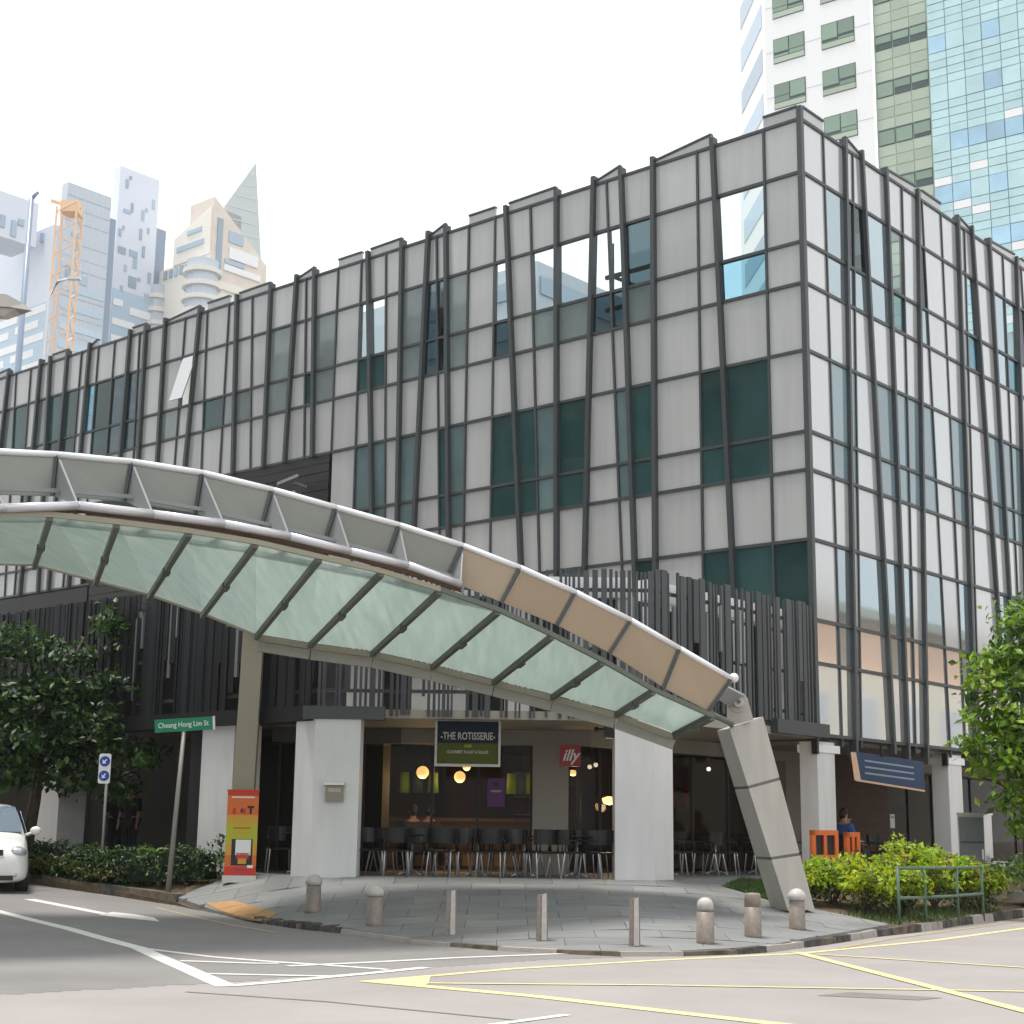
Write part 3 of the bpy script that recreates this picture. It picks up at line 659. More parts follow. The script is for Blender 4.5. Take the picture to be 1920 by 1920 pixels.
for F, ln in ((FC, 6.0), (FM, LM_), (FK, 17.0)):
    for z in (5.82, 4.75, 3.95):
        mb = MB(); mb.fbox(F, 0.02, ln, -.09, -.03, z-.03, z+.03); mb.build("screen_rail", M["mull"], bld)
# parapet wall of the podium behind the fins: white with dark windows
rnd = random.Random(4)
def backwall(F, u0, u1, o, wht, z0, z1):
    u = u0
    while u < u1-.05:
        w = min(rnd.uniform(.12, .55), u1-u); ism = rnd.random() < wht
        mb = MB(); mb.fbox(F, u, u+w, o-.12-(0 if ism else .01), o-(0 if ism else .01), z0, z1); mb.build("podium_wall", M["whitew"] if ism else M["louv"], bld); u += w
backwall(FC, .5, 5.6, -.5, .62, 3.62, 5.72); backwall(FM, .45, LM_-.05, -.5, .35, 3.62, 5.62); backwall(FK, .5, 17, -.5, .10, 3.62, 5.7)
for F, ln, o in ((FC, 5.6, -.5), (FM, LM_-.05, -.5)):
    mb = MB(); mb.fbox(F, .45, ln, o-.2, o+.03, 5.74, 6.12); mb.build("podium_coping", M["whitew"], bld)

# ground floor: pillars
def pillar(F, u0, u1, o0, o1, zt, z0=.6, lab=None, parent=bld):
    mb = MB(); mb.fbox(F, u0, u1, o0, o1, z0, zt); o = mb.build("pillar", M["white"], parent)
    if lab: tag(o, lab)
    return o
# corner pillars of the chamfer (five-sided plans)
def polypillar(pts, z0, zt):
    mb = MB(); mb.hexa([(x, y, z0) for x, y in pts], [(x, y, zt) for x, y in pts]); return mb.build("pillar", M["white"], bld)
polypillar([(-3.42, 27.62), (-2.62, 27.62), (-2.62, 28.25), (-3.55, 28.3), (-3.80, 27.95)], .6, 3.49)
polypillar([(1.87, 27.66), (2.56, 27.66), (2.93, 28.1), (2.6, 28.4), (1.87, 28.4)], .6, 3.49)
for u in (2.75, 8.35, 13.5): pillar(FK, u-.5, u+.45, -.7, -.05, 3.42)
for u in (.0, 6.0, 12.0): pillar(FR, u+.04, u+.75, -.43, -.02, 3.42, .3)
for u in (.05, 6.0, 11.95):
    mb = MB(); mb.fbox(FR, u+.02, u+.9, -.5, .0, 3.14 if 0 else 3.2, 3.36); mb.build("pillar_collar", M["whitew"], bld)
    mb = MB(); mb.fbox(FR, u-.06, u+.02, -.12, .01, 3.16, 3.46); mb.build("pillar_joint", M["louv"], bld)
mb = MB(); mb.fbox(FR, .95, 30, -9.0, -.25, 3.42, 3.5); mb.build("arcade_soffit", M["soffit"], bld)
# shop walls set back under the podium
FS = frame((-4.6, 30.5, 0), Vector((1, 0, 0)), Vector((0, -1, 0))); FT = frame((1.54, 30.5, 0), dR, nR)
for (F, u0, u1, m) in ((FS, 0, 2.5, "taupe"), (FS, 2.5, 6.2, "soffit"), (FT, 0, 9.2, "soffit"), (FT, 9.2, 30, "soffit")):
    mb = MB(); mb.fbox(F, u0, u1, -.2, .0 if m != "taupe" else .06, 3.18, 3.47); mb.build("shop_header", M[m], bld)
mb = MB(); mb.fbox(FS, 5.07, 5.76, -.35, .04, .73, 3.18); mb.build("shop_column", M["soffit"], bld)
mb = MB(); mb.fbox(FT, 7.25, 8.1, -.35, .06, .73, 3.18); mb.build("shop_column", M["soffit"], bld)
mb = MB(); mb.fbox(FT, 9.3, 10.0, -.35, .06, .73, 3.18); mb.build("shop_column", M["white"], bld)
def shopglass(F, us, o, z0=.75, z1=3.16):
    for a, c in zip(us, us[1:]):
        mb = MB(); mb.fbox(F, a+.03, c-.03, o-.012, o, z0, z1); mb.build("shop_window", M["shop"], bld)
    for a in us:
        mb = MB(); mb.fbox(F, a-.03, a+.03, o-.06, o+.03, z0, z1); mb.build("shop_window_post", M["louv"], bld)
shopglass(FS, [.1, 1.3, 1.75, 3.1, 4.0, 5.05], -.45); shopglass(FS, [5.78, 6.4], -.45)
shopglass(FT, [.3, 1.6, 2.9, 4.2, 5.6, 7.2], -.45); shopglass(FT, [8.15, 9.25], -.45); shopglass(FT, [10.05, 11.4, 12.8, 14.2, 15.6, 18, 21, 24, 27, 30], -.45)
# interior shell
mb = MB(); mb.box(-6, 9, 37.5, 37.7, .73, 3.5); mb.build("interior_wall", M["wood"], bld)
mb = MB(); mb.hexa([(-6, 31.2, 3.30), (1.5, 31.2, 3.30), (6.5, 37, 3.30), (-6, 40, 3.30)], [(-6, 31.2, 3.42), (1.5, 31.2, 3.42), (6.5, 37, 3.42), (-6, 40, 3.42)]); mb.build("interior_ceiling", M["louv"], bld)
mb = MB(); mb.box(-6.2, -6, 30.6, 37.5, .73, 3.5); mb.build("interior_wall", M["louv"], bld)
mb = MB(); mb.fbox(FT, 2, 40, -5.7, -5.5, .73, 3.4); mb.build("interior_wall", M["wood"], bld)
# left arcade back wall with the pale gateway seen under the tree
FA = frame(KP-nL*3.2, dL, nL)
mb = MB(); mb.fbox(FA, 1.5, 22, -.2, 0, .73, 3.45); mb.build("arcade_wall", M["taupe"], bld)
for u0, u1, z0, z1 in ((11.4, 11.7, .73, 2.6), (13.3, 13.6, .73, 2.6), (11.7, 13.3, 1.75, 1.92)):
    mb = MB(); mb.fbox(FA, u0, u1, 0, .08, z0, z1); mb.build("gateway_frame", M["gusset"], bld)
mb = MB(); mb.fbox(FA, 11.7, 13.3, .0, .02, .74, 1.74); mb.build("gateway_opening", M["dark"], bld)

# ------------------------------------------------------------------ glass canopy
T_ = [(-8.46, 18.6, 5.82), (-7.7, 18.97, 6.03), (-6.88, 19.47, 6.2), (-6.01, 20.01, 6.29), (-5.15, 20.54, 6.33), (-4.27, 20.95, 6.28), (-3.36, 21.34, 6.14), (-2.51, 21.79, 5.99), (-1.63, 22.22, 5.83), (-0.72, 22.65, 5.62), (0.13, 22.77, 5.32), (0.98, 23.23, 5.03), (1.85, 23.69, 4.68), (2.64, 24.09, 4.3), (3.48, 24.38, 3.87)]
B_ = [(-8.33, 18.6, 5.33), (-7.62, 18.97, 5.52), (-6.84, 19.47, 5.67), (-6.02, 20.01, 5.77), (-5.21, 20.54, 5.82), (-4.33, 20.95, 5.75), (-3.48, 21.34, 5.63), (-2.64, 21.79, 5.51), (-1.79, 22.22, 5.35), (-0.93, 22.65, 5.14), (-0.12, 22.77, 4.83), (0.72, 23.23, 4.56), (1.54, 23.69, 4.2), (2.4, 24.09, 3.72), (3.12, 24.38, 3.39)]
O_ = [(-7.61, 17.7, 4.96), (-6.93, 18.17, 5.16), (-6.21, 18.64, 5.32), (-5.46, 19.15, 5.47), (-4.64, 19.68, 5.48), (-3.81, 20.17, 5.46), (-3.01, 20.69, 5.4), (-2.24, 21.23, 5.3), (-1.47, 21.73, 5.2), (-0.73, 22.19, 5.01)]
G_ = [(-7.77, 17.65, 4.89), (-7.1, 18.12, 5.08), (-6.43, 18.55, 5.24), (-5.76, 19.01, 5.34), (-5.04, 19.48, 5.35), (-4.22, 19.98, 5.34), (-3.42, 20.45, 5.29), (-2.63, 21.01, 5.20), (-1.82, 21.55, 5.10), (-1.02, 22.06, 4.93), (-0.18, 22.56, 4.72), (0.62, 23.0, 4.42), (1.4, 23.42, 4.09), (2.2, 23.84, 3.7), (3.16, 24.33, 3.35)]
F_ = [(-10.7, 24.3, 5.3), (-9.77, 24.69, 5.53), (-8.85, 25.11, 5.72), (-7.93, 25.5, 5.78), (-6.96, 25.75, 5.56), (-6.1, 25.97, 5.37), (-5.23, 26.18, 5.09), (-4.34, 26.4, 4.76), (-3.44, 26.54, 4.64), (-2.38, 26.7, 4.53), (-1.34, 26.66, 4.31), (-0.28, 26.62, 4.06), (0.72, 26.52, 3.81), (1.79, 26.25, 3.51), (2.75, 26.0, 3.15)]
V = Vector
can = thing("walkway_canopy", "long arched covered walkway roof of frosted green glass between steel girders", "canopy", (-4.26, 26.5, .7))
def slabpoly(a, bq, c, d, th, m, name, parent=can, lab=None, inset=0.0, side=1):
    """a plate a-b-c-d with thickness th"""
    a, bq, c, d = V(a), V(bq), V(c), V(d); n = ((bq-a).cross(d-a)).normalized()*th*side
    if inset:
        ce = (a+bq+c+d)/4; a, bq, c, d = [p+(ce-p).normalized()*inset for p in (a, bq, c, d)]
    mb = MB(); mb.v = [tuple(p) for p in (a, bq, c, d)] + [tuple(p+n) for p in (a, bq, c, d)]
    mb.f = [(0, 2, 1), (0, 3, 2), (4, 5, 6), (4, 6, 7), (0, 1, 5, 4), (1, 2, 6, 5), (2, 3, 7, 6), (3, 0, 4, 7)]; mb.m = [0]*8
    o = mb.build(name, m, parent)
    if lab: tag(o, lab)
    return o
for i in range(len(T_)-1):
    cl = i >= 9
    a, c = V(T_[i]), V(T_[i+1])
    slabpoly(T_[i], T_[i+1], B_[i+1], B_[i], .05, M["beigep"] if cl else M["greyp"], "fascia_panel", inset=.012)
    mb = MB(); t = (c-a)*.006; mb.tube([a+V((0, 0, .04))+t, c+V((0, 0, .04))-t], .045, 10); mb.build("top_rail", M["alum"], can, smooth=True)
    slabpoly(G_[i], G_[i+1], F_[i+1], F_[i], .012, M["frost"], "glass_panel", inset=.06)
for i in range(len(T_)):      # dark joint strips between fascia panels
    mb = MB(); mb.beam(V(T_[i])+V((-.02, -.03, .02)), V(B_[i])+V((-.02, -.03, 0)), .04, .05); mb.build("fascia_joint", M["mull"], can)
for i in range(len(O_)-1):
    a, c = V(O_[i]), V(O_[i+1]); t = (c-a)*.004
    mb = MB(); mb.tube([a+t, c-t], .058, 12); mb.build("edge_tube", M["tube"], can, smooth=True)
    mb = MB(); mb.beam(V(B_[i])+V((.05, -.25, .02)), V(B_[i+1])+V((.05, -.25, .02)), .05, .05); mb.build("inner_rail", M["gusset"], can)
for i in range(1, len(O_)):
    t_, b_, o_ = V(T_[i]), V(B_[i]), V(O_[i]); s = V((.012, .009, 0))
    mb = MB(); mb.hexa([t_-s, b_-s, o_-s], [t_+s, b_+s, o_+s]); mb.build("gusset_plate", M["gusset"], can)
    mb = MB(); mb.tube([t_, o_], .008, 6); mb.build("gusset_edge_rod", M["gusset"], can)
for i in range(len(G_)):
    g, f_ = V(G_[i]), V(F_[i]); mb = MB(); mid = g+(f_-g)*.52
    mb.beam(g+V((0, 0, -.05)), f_+V((0, 0, -.05)), .075, .09); r = mb.build("rib", M["rib"], can)
    mb = MB(); d_ = (f_-g).normalized(); mb.beam(mid-d_*.16+V((0, 0, -.075)), mid+d_*.16+V((0, 0, -.075)), .115, .085); mb.build("rib_joint", M["rib"], r)
for i in range(len(G_)-1):
    mb = MB(); mb.beam(V(G_[i])+V((0, 0, -.02)), V(G_[i+1])+V((0, 0, -.02)), .05, .07); mb.build("near_edge_bar", M["rib"] if i > 8 else M["girder"], can)
    f0, f1 = V(F_[i]), V(F_[i+1])
    if i < 7:
        mb = MB(); mb.beam(f0, f1, .05, .06); mb.build("far_edge_bar", M["girder"], can)
    else:
        mb = MB(); mb.beam(f0+V((0, .05, -.05)), f1+V((0, .05, -.05)), .16, .10); mb.build("far_girder", M["girder"], can)
        mb = MB(); mb.beam(f0+V((0, .12, -.18))+(f1-f0)*.01, f1+V((0, .12, -.18))-(f1-f0)*.01, .10, .17); mb.build("girder_fascia", M["girdl"], can)
mb = MB(); mb.hexa([(-5.0, 28.42, .4), (-4.62, 28.42, .4), (-4.62, 28.62, .4), (-5.0, 28.62, .4)], [(-4.91, 28.42, 5.4), (-4.53, 28.42, 5.4), (-4.53, 28.62, 5.4), (-4.91, 28.62, 5.4)]); mb.build("column", M["girder"], can)
mb = MB(); mb.beam((-4.70, 28.5, 5.25), (-4.75, 26.3, 4.98), .2, .2); mb.build("column_arm", M["girder"], can)
EDGE = [V(p)+V((0, .03, .045)) for p in G_]
def edge_at(x):
    for a, c in zip(EDGE, EDGE[1:]):
        if a.x <= x <= c.x: return a+(c-a)*((x-a.x)/(c.x-a.x))
    return EDGE[-1]
for i in range(len(O_)-1):      # brown flashing closing the gap between tube and glass
    a, c = V(O_[i])+V((0, .02, -.05)), V(O_[i+1])+V((0, .02, -.05)); slabpoly(a, c, edge_at(c.x+.02), edge_at(a.x+.02), .01, M["wood"], "edge_flashing")

mb = MB(); mb.tube([(3.16, 24.33, 3.35), (2.75, 26.0, 3.15)], .06, 8); mb.build("end_bar", M["rib"], can)
mb = MB(); mb.tube([(3.16, 24.4, 3.36), (3.55, 25.0, 3.26), (3.62, 25.5, 3.28)], .05, 8); mb.build("end_bracket", M["rib"], can)
mb = MB(); mb.sphere((3.52, 24.42, 3.93), .08, 10); mb.build("end_knuckle", M["alum"], can, smooth=True)
# leaning concrete strut with hinge
st = thing("concrete_strut", "leaning tapered concrete strut with hinge carrying the low end of the canopy", "strut", (4.5, 25.8, .45))
lo = [V(p) for p in ((4.29, 26.0, .35), (4.45, 25.35, .35), (4.97, 25.85, .35), (4.82, 26.45, .35))]
hi = [V(p) for p in ((3.44, 25.9, 3.2), (3.56, 25.3, 3.2), (4.20, 25.85, 3.44), (4.06, 26.4, 3.44))]
def cut(t): return [a+(c-a)*t for a, c in zip(lo, hi)]
def shrink(P, k): c = sum(P, V())/4; return [c+(p-c)*k for p in P]
for t0, t1 in ((0, .275), (.29, .665), (.68, 1)):
    mb = MB(); mb.hexa(cut(t0), cut(t1)); mb.build("concrete_segment", M["concrete"], st)
for t0, t1 in ((.272, .293), (.662, .683)):
    mb = MB(); mb.hexa(shrink(cut(t0), .965), shrink(cut(t1), .965)); mb.build("joint", M["concd"], st)
def disc(c, r, y0, y1, n=18):
    mb = MB(); mb.hexa([(c[0]+r*cos(2*pi*i/n), y0, c[2]+r*sin(2*pi*i/n)) for i in range(n)], [(c[0]+r*cos(2*pi*i/n), y1, c[2]+r*sin(2*pi*i/n)) for i in range(n)]); return mb
PIN = (3.73, 25.4, 3.64)
mb = disc(PIN, .17, 25.45, 25.62)
mb.hexa([(3.57, 25.465, 3.25), (3.57, 25.605, 3.25), (3.57, 25.605, 3.64), (3.57, 25.465, 3.64)], [(3.98, 25.465, 3.36), (3.98, 25.605, 3.36), (3.89, 25.605, 3.68), (3.89, 25.465, 3.68)])
mb.build("hinge_lug", M["concrete"], st)
disc(PIN, .085, 25.37, 25.45).build("hinge_pin", M["granitel"], st); disc(PIN, .03, 25.35, 25.37).build("pin_nut", M["concd"], st)
slabpoly((3.27, 24.5, 3.6), (3.45, 24.5, 3.78), (3.85, 25.5, 3.74), (3.62, 25.5, 3.55), .1, M["gusset"], "hinge_arm", st)

# ------------------------------------------------------------------ bollards
BOL = [(-3.04, 25.12, 'cap', "leftmost dome-capped granite bollard beside the wide left pillar"),
       (-1.93, 23.44, 'cap', "dome-capped granite bollard second from the left on the plaza edge"),
       (-.77, 22.24, 'slim', "slim square bollard nearest the left end of the three slim ones"),
       (.47, 21.4, 'slim', "slim square bollard in the middle of the three slim ones"),
       (1.66, 20.84, 'slim', "slim square bollard in front of the wide white corner pillar"),
       (2.63, 21.24, 'round', "round granite bollard with a pale domed top, next right of the slim bollards"),
       (3.39, 22.08, 'round2', "flat-topped brown granite bollard between two capped ones on the right"),
       (4.24, 23.4, 'cap', "dome-capped granite bollard at the foot of the leaning strut")]
for x, y, k, lab in BOL:
    z = zplaza(x, y); t = thing("granite_bollard", lab, "bollard", (x, y, z-.02), random.uniform(-.1, .1), "granite bollards along the plaza edge")
    if k == 'slim':
        mb = MB(); mb.hexa([(-.075, -.07, 0), (.075, -.07, 0), (.075, .07, 0), (-.075, .07, 0)], [(-.062, -.06, .60), (.062, -.06, .625), (.062, .06, .625), (-.062, .06, .60)], 0)
        mb.build("shaft", M["granite"], t, local=True)
        mb = MB(); mb.hexa([(-.012, -.084, .02), (.060, -.084, .02), (.060, -.0705, .02), (-.012, -.0705, .02)], [(-.006, -.074, .605), (.052, -.074, .618), (.052, -.0605, .618), (-.006, -.0605, .605)])
        mb.build("pale_edge_strip", M["granitel"], t, local=True)
    else:
        r = .115
        mb = MB(); mb.lathe([(r+.012, 0), (r+.005, .04), (r, .42)], n=20); mb.build("shaft", M["granite"], t, True, local=True)
        mb = MB()
        if k == 'cap': mb.lathe([(r-.02, .42), (r+.015, .44), (r+.018, .50), (r+.002, .525), (r-.02, .56), (r-.06, .585), (.01, .595)], n=20)
        elif k == 'round': mb.lathe([(r-.002, .45), (r-.006, .52), (r-.025, .57), (r-.065, .598), (.01, .605)], n=20)
        else: mb.lathe([(r, .42), (r-.005, .58), (r-.02, .605), (.02, .61)], n=20)
        mb.build("cap", M["granitel"] if k != 'round2' else M["granite"], t, True, local=True)

# ------------------------------------------------------------------ signs on the street
t = thing("street_name_sign", "green street name sign with white letters on a tall leaning grey pole", "street sign", (-6.0, 28.3, .45))
mb = MB(); mb.tube([(-6.0, 28.3, .4), (-5.87, 28.3, 3.3)], [.05, .036], 12); mb.build("pole", M["pole"], t, True)
sa, sb = V((-6.39, 28.22, 3.30)), V((-5.33, 28.3, 3.385)); sdir = (sb-sa).normalized()
mb = MB(); mb.beam(sa, sb, .035, .235); pl = mb.build("name_plate", M["green"], t)
mb = MB(); mb.beam(sb-sdir*.03, sb+sdir*.012, .05, .245); mb.build("plate_end_cap", M["steel"], t)
text_mesh("lettering", "Cheang Hong Lim St", .13, (sa+sb)/2+V((-.02, -.022, .0)), sdir, (-sdir.z, 0, sdir.x), M["wsign"], pl, .002, .83, .001)
t = thing("direction_sign", "small white sign plate with two blue arrow discs on a thin pole above the hedge", "traffic sign", (-7.62, 29.9, .5))
mb = MB(); mb.tube([(-7.62, 29.9, .4), (-7.62, 29.9, 2.85)], .028, 8); mb.build("pole", M["pole"], t, True)
def rrect(cx, cz, w, h, r, y0, y1):
    P = []
    for sx, sz, a0 in ((1, 1, 0), (-1, 1, 90), (-1, -1, 180), (1, -1, 270)):
        for k in range(5):
            a = radians(a0+k*22.5); P.append((cx+sx*(w/2-r)+r*cos(a), cz+sz*(h/2-r)+r*sin(a)))
    mb = MB(); mb.hexa([(x, y0, z) for x, z in P], [(x, y1, z) for x, z in P]); return mb
pl = rrect(-7.66, 2.60, .225, .56, .04, 29.84, 29.86).build("sign_plate", M["wsign"], t)
for zc in (2.735, 2.465):
    d = disc((-7.66, 0, zc), .098, 29.828, 29.838).build("blue_disc", M["blues"], pl)
for zc, s in ((2.735, 1), (2.465, -1)):
    mb = MB(); P = [(-.05, -.012), (.005, -.012), (.005, -.05), (.06, 0), (.005, .05), (.005, .012), (-.05, .012)]
    a = radians(225 if s > 0 else 235)
    Q = [(-7.66+x*cos(a)-z*sin(a), zc+x*sin(a)+z*cos(a)) for x, z in P]
    mb.hexa([(x, 29.82, z) for x, z in Q], [(x, 29.827, z) for x, z in Q]); mb.build("arrow", M["wsign"], pl)
# roll-up banner
t = thing("roll_up_banner", "tall orange and yellow roll-up banner stand at the end of the hedge", "banner", (-4.75, 28.2, 0.635), 0)
FB = frame((-5.03, 28.2, 0.635), V((1, .06, 0)).normalized(), V((.06, -1, 0)).normalized())
mb = MB(); mb.fbox(FB, 0, .60, -.09, .09, -.05, .07); mb.build("base", M["steel"], t)
mb = MB()
bands = [(.07, .22, "redp"), (.22, .42, "orange"), (.42, .62, "ochre"), (.62, .98, "lime"), (.98, 1.12, "ochre"), (1.12, 1.46, "orange"), (1.46, 1.54, "redp")]
for z0, z1, m in bands:
    mb = MB(); mb.fbox(FB, .02+.0*z0, .575, -.012, .0, z0, z1); mb.build("print_band", M[m], t)
mb = MB(); mb.fbox(FB, .01, .585, -.03, .012, 1.54, 1.565); mb.build("top_bar", M["redp"], t)
for (u0, u1, z0, z1, m) in ((.13, .50, .24, .70, "black"), (.20, .47, .42, .69, "wsign"), (.22, .44, .36, .46, "redp"), (.25, .40, .27, .36, "ochre"), (.42, .52, .20, .25, "wsign"), (.30, .35, 1.14, 1.22, "redp"), (.12, .18, 1.14, 1.24, "redp"), (.26, .34, 1.16, 1.23, "black"), (.42, .46, 1.14, 1.27, "black"), (.38, .50, 1.24, 1.28, "black")):
    mb = MB(); mb.fbox(FB, u0, u1, .001, .004+.002*(m != "black"), z0, z1); mb.build("print_picture", M[m], t)
for z, w, m in ((1.42, .40, "wsign"), (.95, .34, "ochre"), (.88, .30, "redp"), (.80, .36, "ochre"), (.15, .22, "purple")):
    mb = MB(); mb.fbox(FB, .30-w/2, .30+w/2, .001, .004, z, z+.022); mb.build("print_line", M[m], t)
# menu box on the wide pillar
t = thing("menu_box", "small grey-brown metal notice box fixed to the wide left pillar", "notice box", (-3.03, 27.6, 2.0))
mb = MB(); mb.box(-3.19, -2.88, 27.52, 27.615, 2.0, 2.27); mb.build("case", M["girder"], t)
mb = MB(); mb.hexa([(-3.22, 27.47, 2.28), (-2.85, 27.47, 2.28), (-2.85, 27.62, 2.28), (-3.22, 27.62, 2.28)], [(-3.21, 27.5, 2.33), (-2.86, 27.5, 2.33), (-2.86, 27.62, 2.33), (-3.21, 27.62, 2.33)]); mb.build("hood", M["pole"], t)
mb = MB(); mb.box(-3.15, -2.92, 27.512, 27.52, 2.16, 2.23); mb.build("window", M["granitel"], t)
# restaurant sign
t = thing("restaurant_sign", "hanging sign board, dark blue above and olive green below, in pale frame", "sign", (-.74, 28.2, 2.68))
for (x0, x1, z0, z1) in ((-1.33, -.15, 3.46, 3.50), (-1.33, -.15, 2.655, 2.70), (-1.33, -1.29, 2.70, 3.46), (-.19, -.15, 2.70, 3.46)):
    mb = MB(); mb.box(x0, x1, 28.12, 28.2, z0, z1); mb.build("frame", M["granitel"], t)
mb = MB(); mb.box(-1.29, -.19, 28.15, 28.19, 3.07, 3.46); mb.build("blue_field", M["navy"], t)
mb = MB(); mb.box(-1.29, -.19, 28.15, 28.19, 2.70, 3.067); mb.build("olive_field", M["olive"], t)
text_mesh("lettering", "-THE ROTISSERIE-", .185, (-.74, 28.145, 3.19), (1, 0, 0), (0, 0, 1), M["granitel"], t, .003, .68, .003)
text_mesh("small_lettering", "GOURMET ROAST & SALAD", .075, (-.74, 28.145, 2.91), (1, 0, 0), (0, 0, 1), M["granitel"], t, .003, .8, .001)
text_mesh("small_lettering", "CAFE", .07, (-.74, 28.145, 3.015), (1, 0, 0), (0, 0, 1), M["lime"], t, .003, .8, .001)
# red cafe sign
t = thing("cafe_sign", "square red sign with slanted white letters beside the beige shop column", "sign", (1.16, 29.8, 2.76))
rrect(1.16, 2.95, .40, .40, .03, 29.76, 29.86).build("panel", M["red"], t)
text_mesh("lettering", "illy", .30, (1.16, 29.755, 2.95), (1, 0, 0), (0, 0, 1), M["wsign"], t, .003, .9, .006, .35)
mb = MB(); mb.box(1.14, 1.18, 29.86, 30.47, 2.93, 2.97); mb.build("bracket", M["black"], t)
# loudspeaker
t = thing("loudspeaker", "black loudspeaker bracketed to the wide white corner pillar under the soffit", "speaker", (1.8, 28.0, 3.2))
mb = MB(); mb.hexa([(1.70, 27.9, 3.18), (1.86, 27.86, 3.18), (1.86, 28.1, 3.18), (1.70, 28.1, 3.18)], [(1.68, 27.88, 3.44), (1.86, 27.82, 3.46), (1.86, 28.12, 3.46), (1.68, 28.12, 3.44)]); mb.build("cabinet", M["black"], t)
mb = MB(); mb.tube([(1.68, 28, 3.34), (1.56, 28, 3.34)], .02, 6); mb.sphere((1.56, 28, 3.34), .045, 8); mb.build("spotlight_arm", M["black"], t)
# blue banner under the right facade
t = thing("blue_banner", "dark blue hanging banner with orange edge slung under the right facade", "banner", (8.1, 33.55, 2.65))
FBB = frame(FR(1.42, .12, 0), dR, nR)
mb = MB(); mb.hexa([FBB(.0, 0, 2.70), FBB(3.1, 0, 2.56), FBB(3.1, -.02, 2.56), FBB(.0, -.02, 2.70)], [FBB(-.12, 0, 3.27), FBB(3.1, 0, 3.19), FBB(3.1, -.02, 3.19), FBB(-.12, -.02, 3.27)]); mb.build("cloth", M["bannerb"], t)
mb = MB(); mb.hexa([FBB(-.12, .004, 2.68), FBB(.16, .004, 2.68), FBB(.16, -.0, 2.68), FBB(-.12, -.0, 2.68)], [FBB(-.24, .004, 3.25), FBB(-.02, .004, 3.25), FBB(-.02, 0, 3.25), FBB(-.24, 0, 3.25)]); mb.build("orange_edge", M["peachw"], t)
mb = MB(); mb.hexa([FBB(-.05, .003, 2.66), FBB(3.1, .003, 2.52), FBB(3.1, -.02, 2.52), FBB(-.05, -.02, 2.66)], [FBB(-.05, .003, 2.70), FBB(3.1, .003, 2.56), FBB(3.1, -.02, 2.56), FBB(-.05, -.02, 2.70)]); mb.build("lower_hem", M["peachw"], t)
for z in (3.08, 2.95, 2.82):
    mb = MB(); mb.hexa([FBB(.35, .006, z-.0), FBB(2.6, .006, z-.06), FBB(2.6, .001, z-.06), FBB(.35, .001, z)], [FBB(.35, .006, z+.035), FBB(2.6, .006, z-.025), FBB(2.6, .001, z-.025), FBB(.35, .001, z+.035)]); mb.build("print_line", M["tdark"], t)
mb = MB(); mb.tube([FBB(1.1, 0, 3.5), FBB(1.1, .03, 3.2)], .03, 6); mb.build("hanger", M["black"], t)
# lamps hung in the restaurant
def globe(x, y, z, r, lab, hood=False):
    t = thing("globe_lamp", lab, "lamp", (x, y, z), 0, "warm lamps hung in the restaurant")
    mb = MB()
    if hood: mb.lathe([(r*.3, -.02), (r, -.06), (r*.8, -r), (.01, -r*1.2)], n=14)
    else: mb.sphere((0, 0, 0), r, 16)
    mb.build("glass_shade", M["glow"], t, True, local=True)
    ld = bpy.data.lights.new("lamp_light", 'POINT'); ld.energy = 26; ld.color = (1.0, 0.68, 0.36); ld.shadow_soft_size = r
    lo_ = bpy.data.objects.new("lamp_light", ld); COL.objects.link(lo_); lo_.parent = t; lo_.location = (0, 0, -r*1.4)
    mb = MB(); mb.tube([(0, 0, r*.9 if not hood else 0), (0, 0, 3.3-z)], .008, 5); mb.build("cord", M["black"], t, local=True)
globe(-1.71, 31.3, 2.66, .125, "round glowing globe lamp, leftmost in the restaurant window")
globe(-.97, 31.3, 2.58, .115, "round glowing globe lamp hung just below the hanging restaurant sign")
globe(-.88, 33, 2.86, .09, "small glowing lamp partly behind the hanging restaurant sign")
globe(1.27, 31.2, 2.76, .11, "glowing half-dome lamp just under the square red sign", True)
globe(2.02, 31.6, 2.26, .15, "low glowing dome lamp at the edge of the white corner pillar", True)
for x, y, z, lab in ((1.70, 33, 2.88, "tiny white spotlight in the ceiling, left of a pair"), (1.85, 33.4, 2.94, "tiny white spotlight in the ceiling, right of a pair"), (4.45, 35, 2.95, "tiny white spotlight seen right of the white corner pillar"), (-2.6, 33, 2.95, "tiny white spotlight at the left end of the restaurant ceiling")):
    t = thing("ceiling_spotlight", lab, "spotlight", (x, y, z), 0, "ceiling spotlights in the restaurant")
    mb = MB(); mb.sphere((0, 0, 0), .05, 8); mb.build("bulb", M["spot"], t, True, local=True)
    mb = MB(); mb.tube([(0, 0, .04), (0, 0, 3.3-z)], .02, 6); mb.build("stem", M["black"], t, local=True)
# hanging colour shades, poster, counter
for x, m, lab in ((-2.18, "limeg", "lime green hanging shade, left one by the leftmost globe lamp"), (-1.90, "tealsh", "dull teal hanging shade between two lime green ones"), (-1.58, "limeg", "lime green hanging shade behind the leftmost globe lamp"), (.07, "limeg", "lime green hanging shade right of the purple poster"), (.27, "tealsh", "dull teal hanging shade at the right end of the window"), (.45, "limeg", "lime green hanging shade next to the beige shop column")):
    t = thing("hanging_shade", lab, "shade", (x, 33, 2.3), 0, "coloured shades over the restaurant counter")
    mb = MB(); mb.lathe([(.115, 0), (.10, .42)], n=14); mb.build("shade", M[m], t, True, local=True)
    mb = MB(); mb.tube([(0, 0, .42), (0, 0, 1.0)], .008, 5); mb.build("cord", M["black"], t, local=True)
t = thing("poster", "purple poster with pale print stuck inside the restaurant glass", "poster", (-.24, 30.93, 2.0))
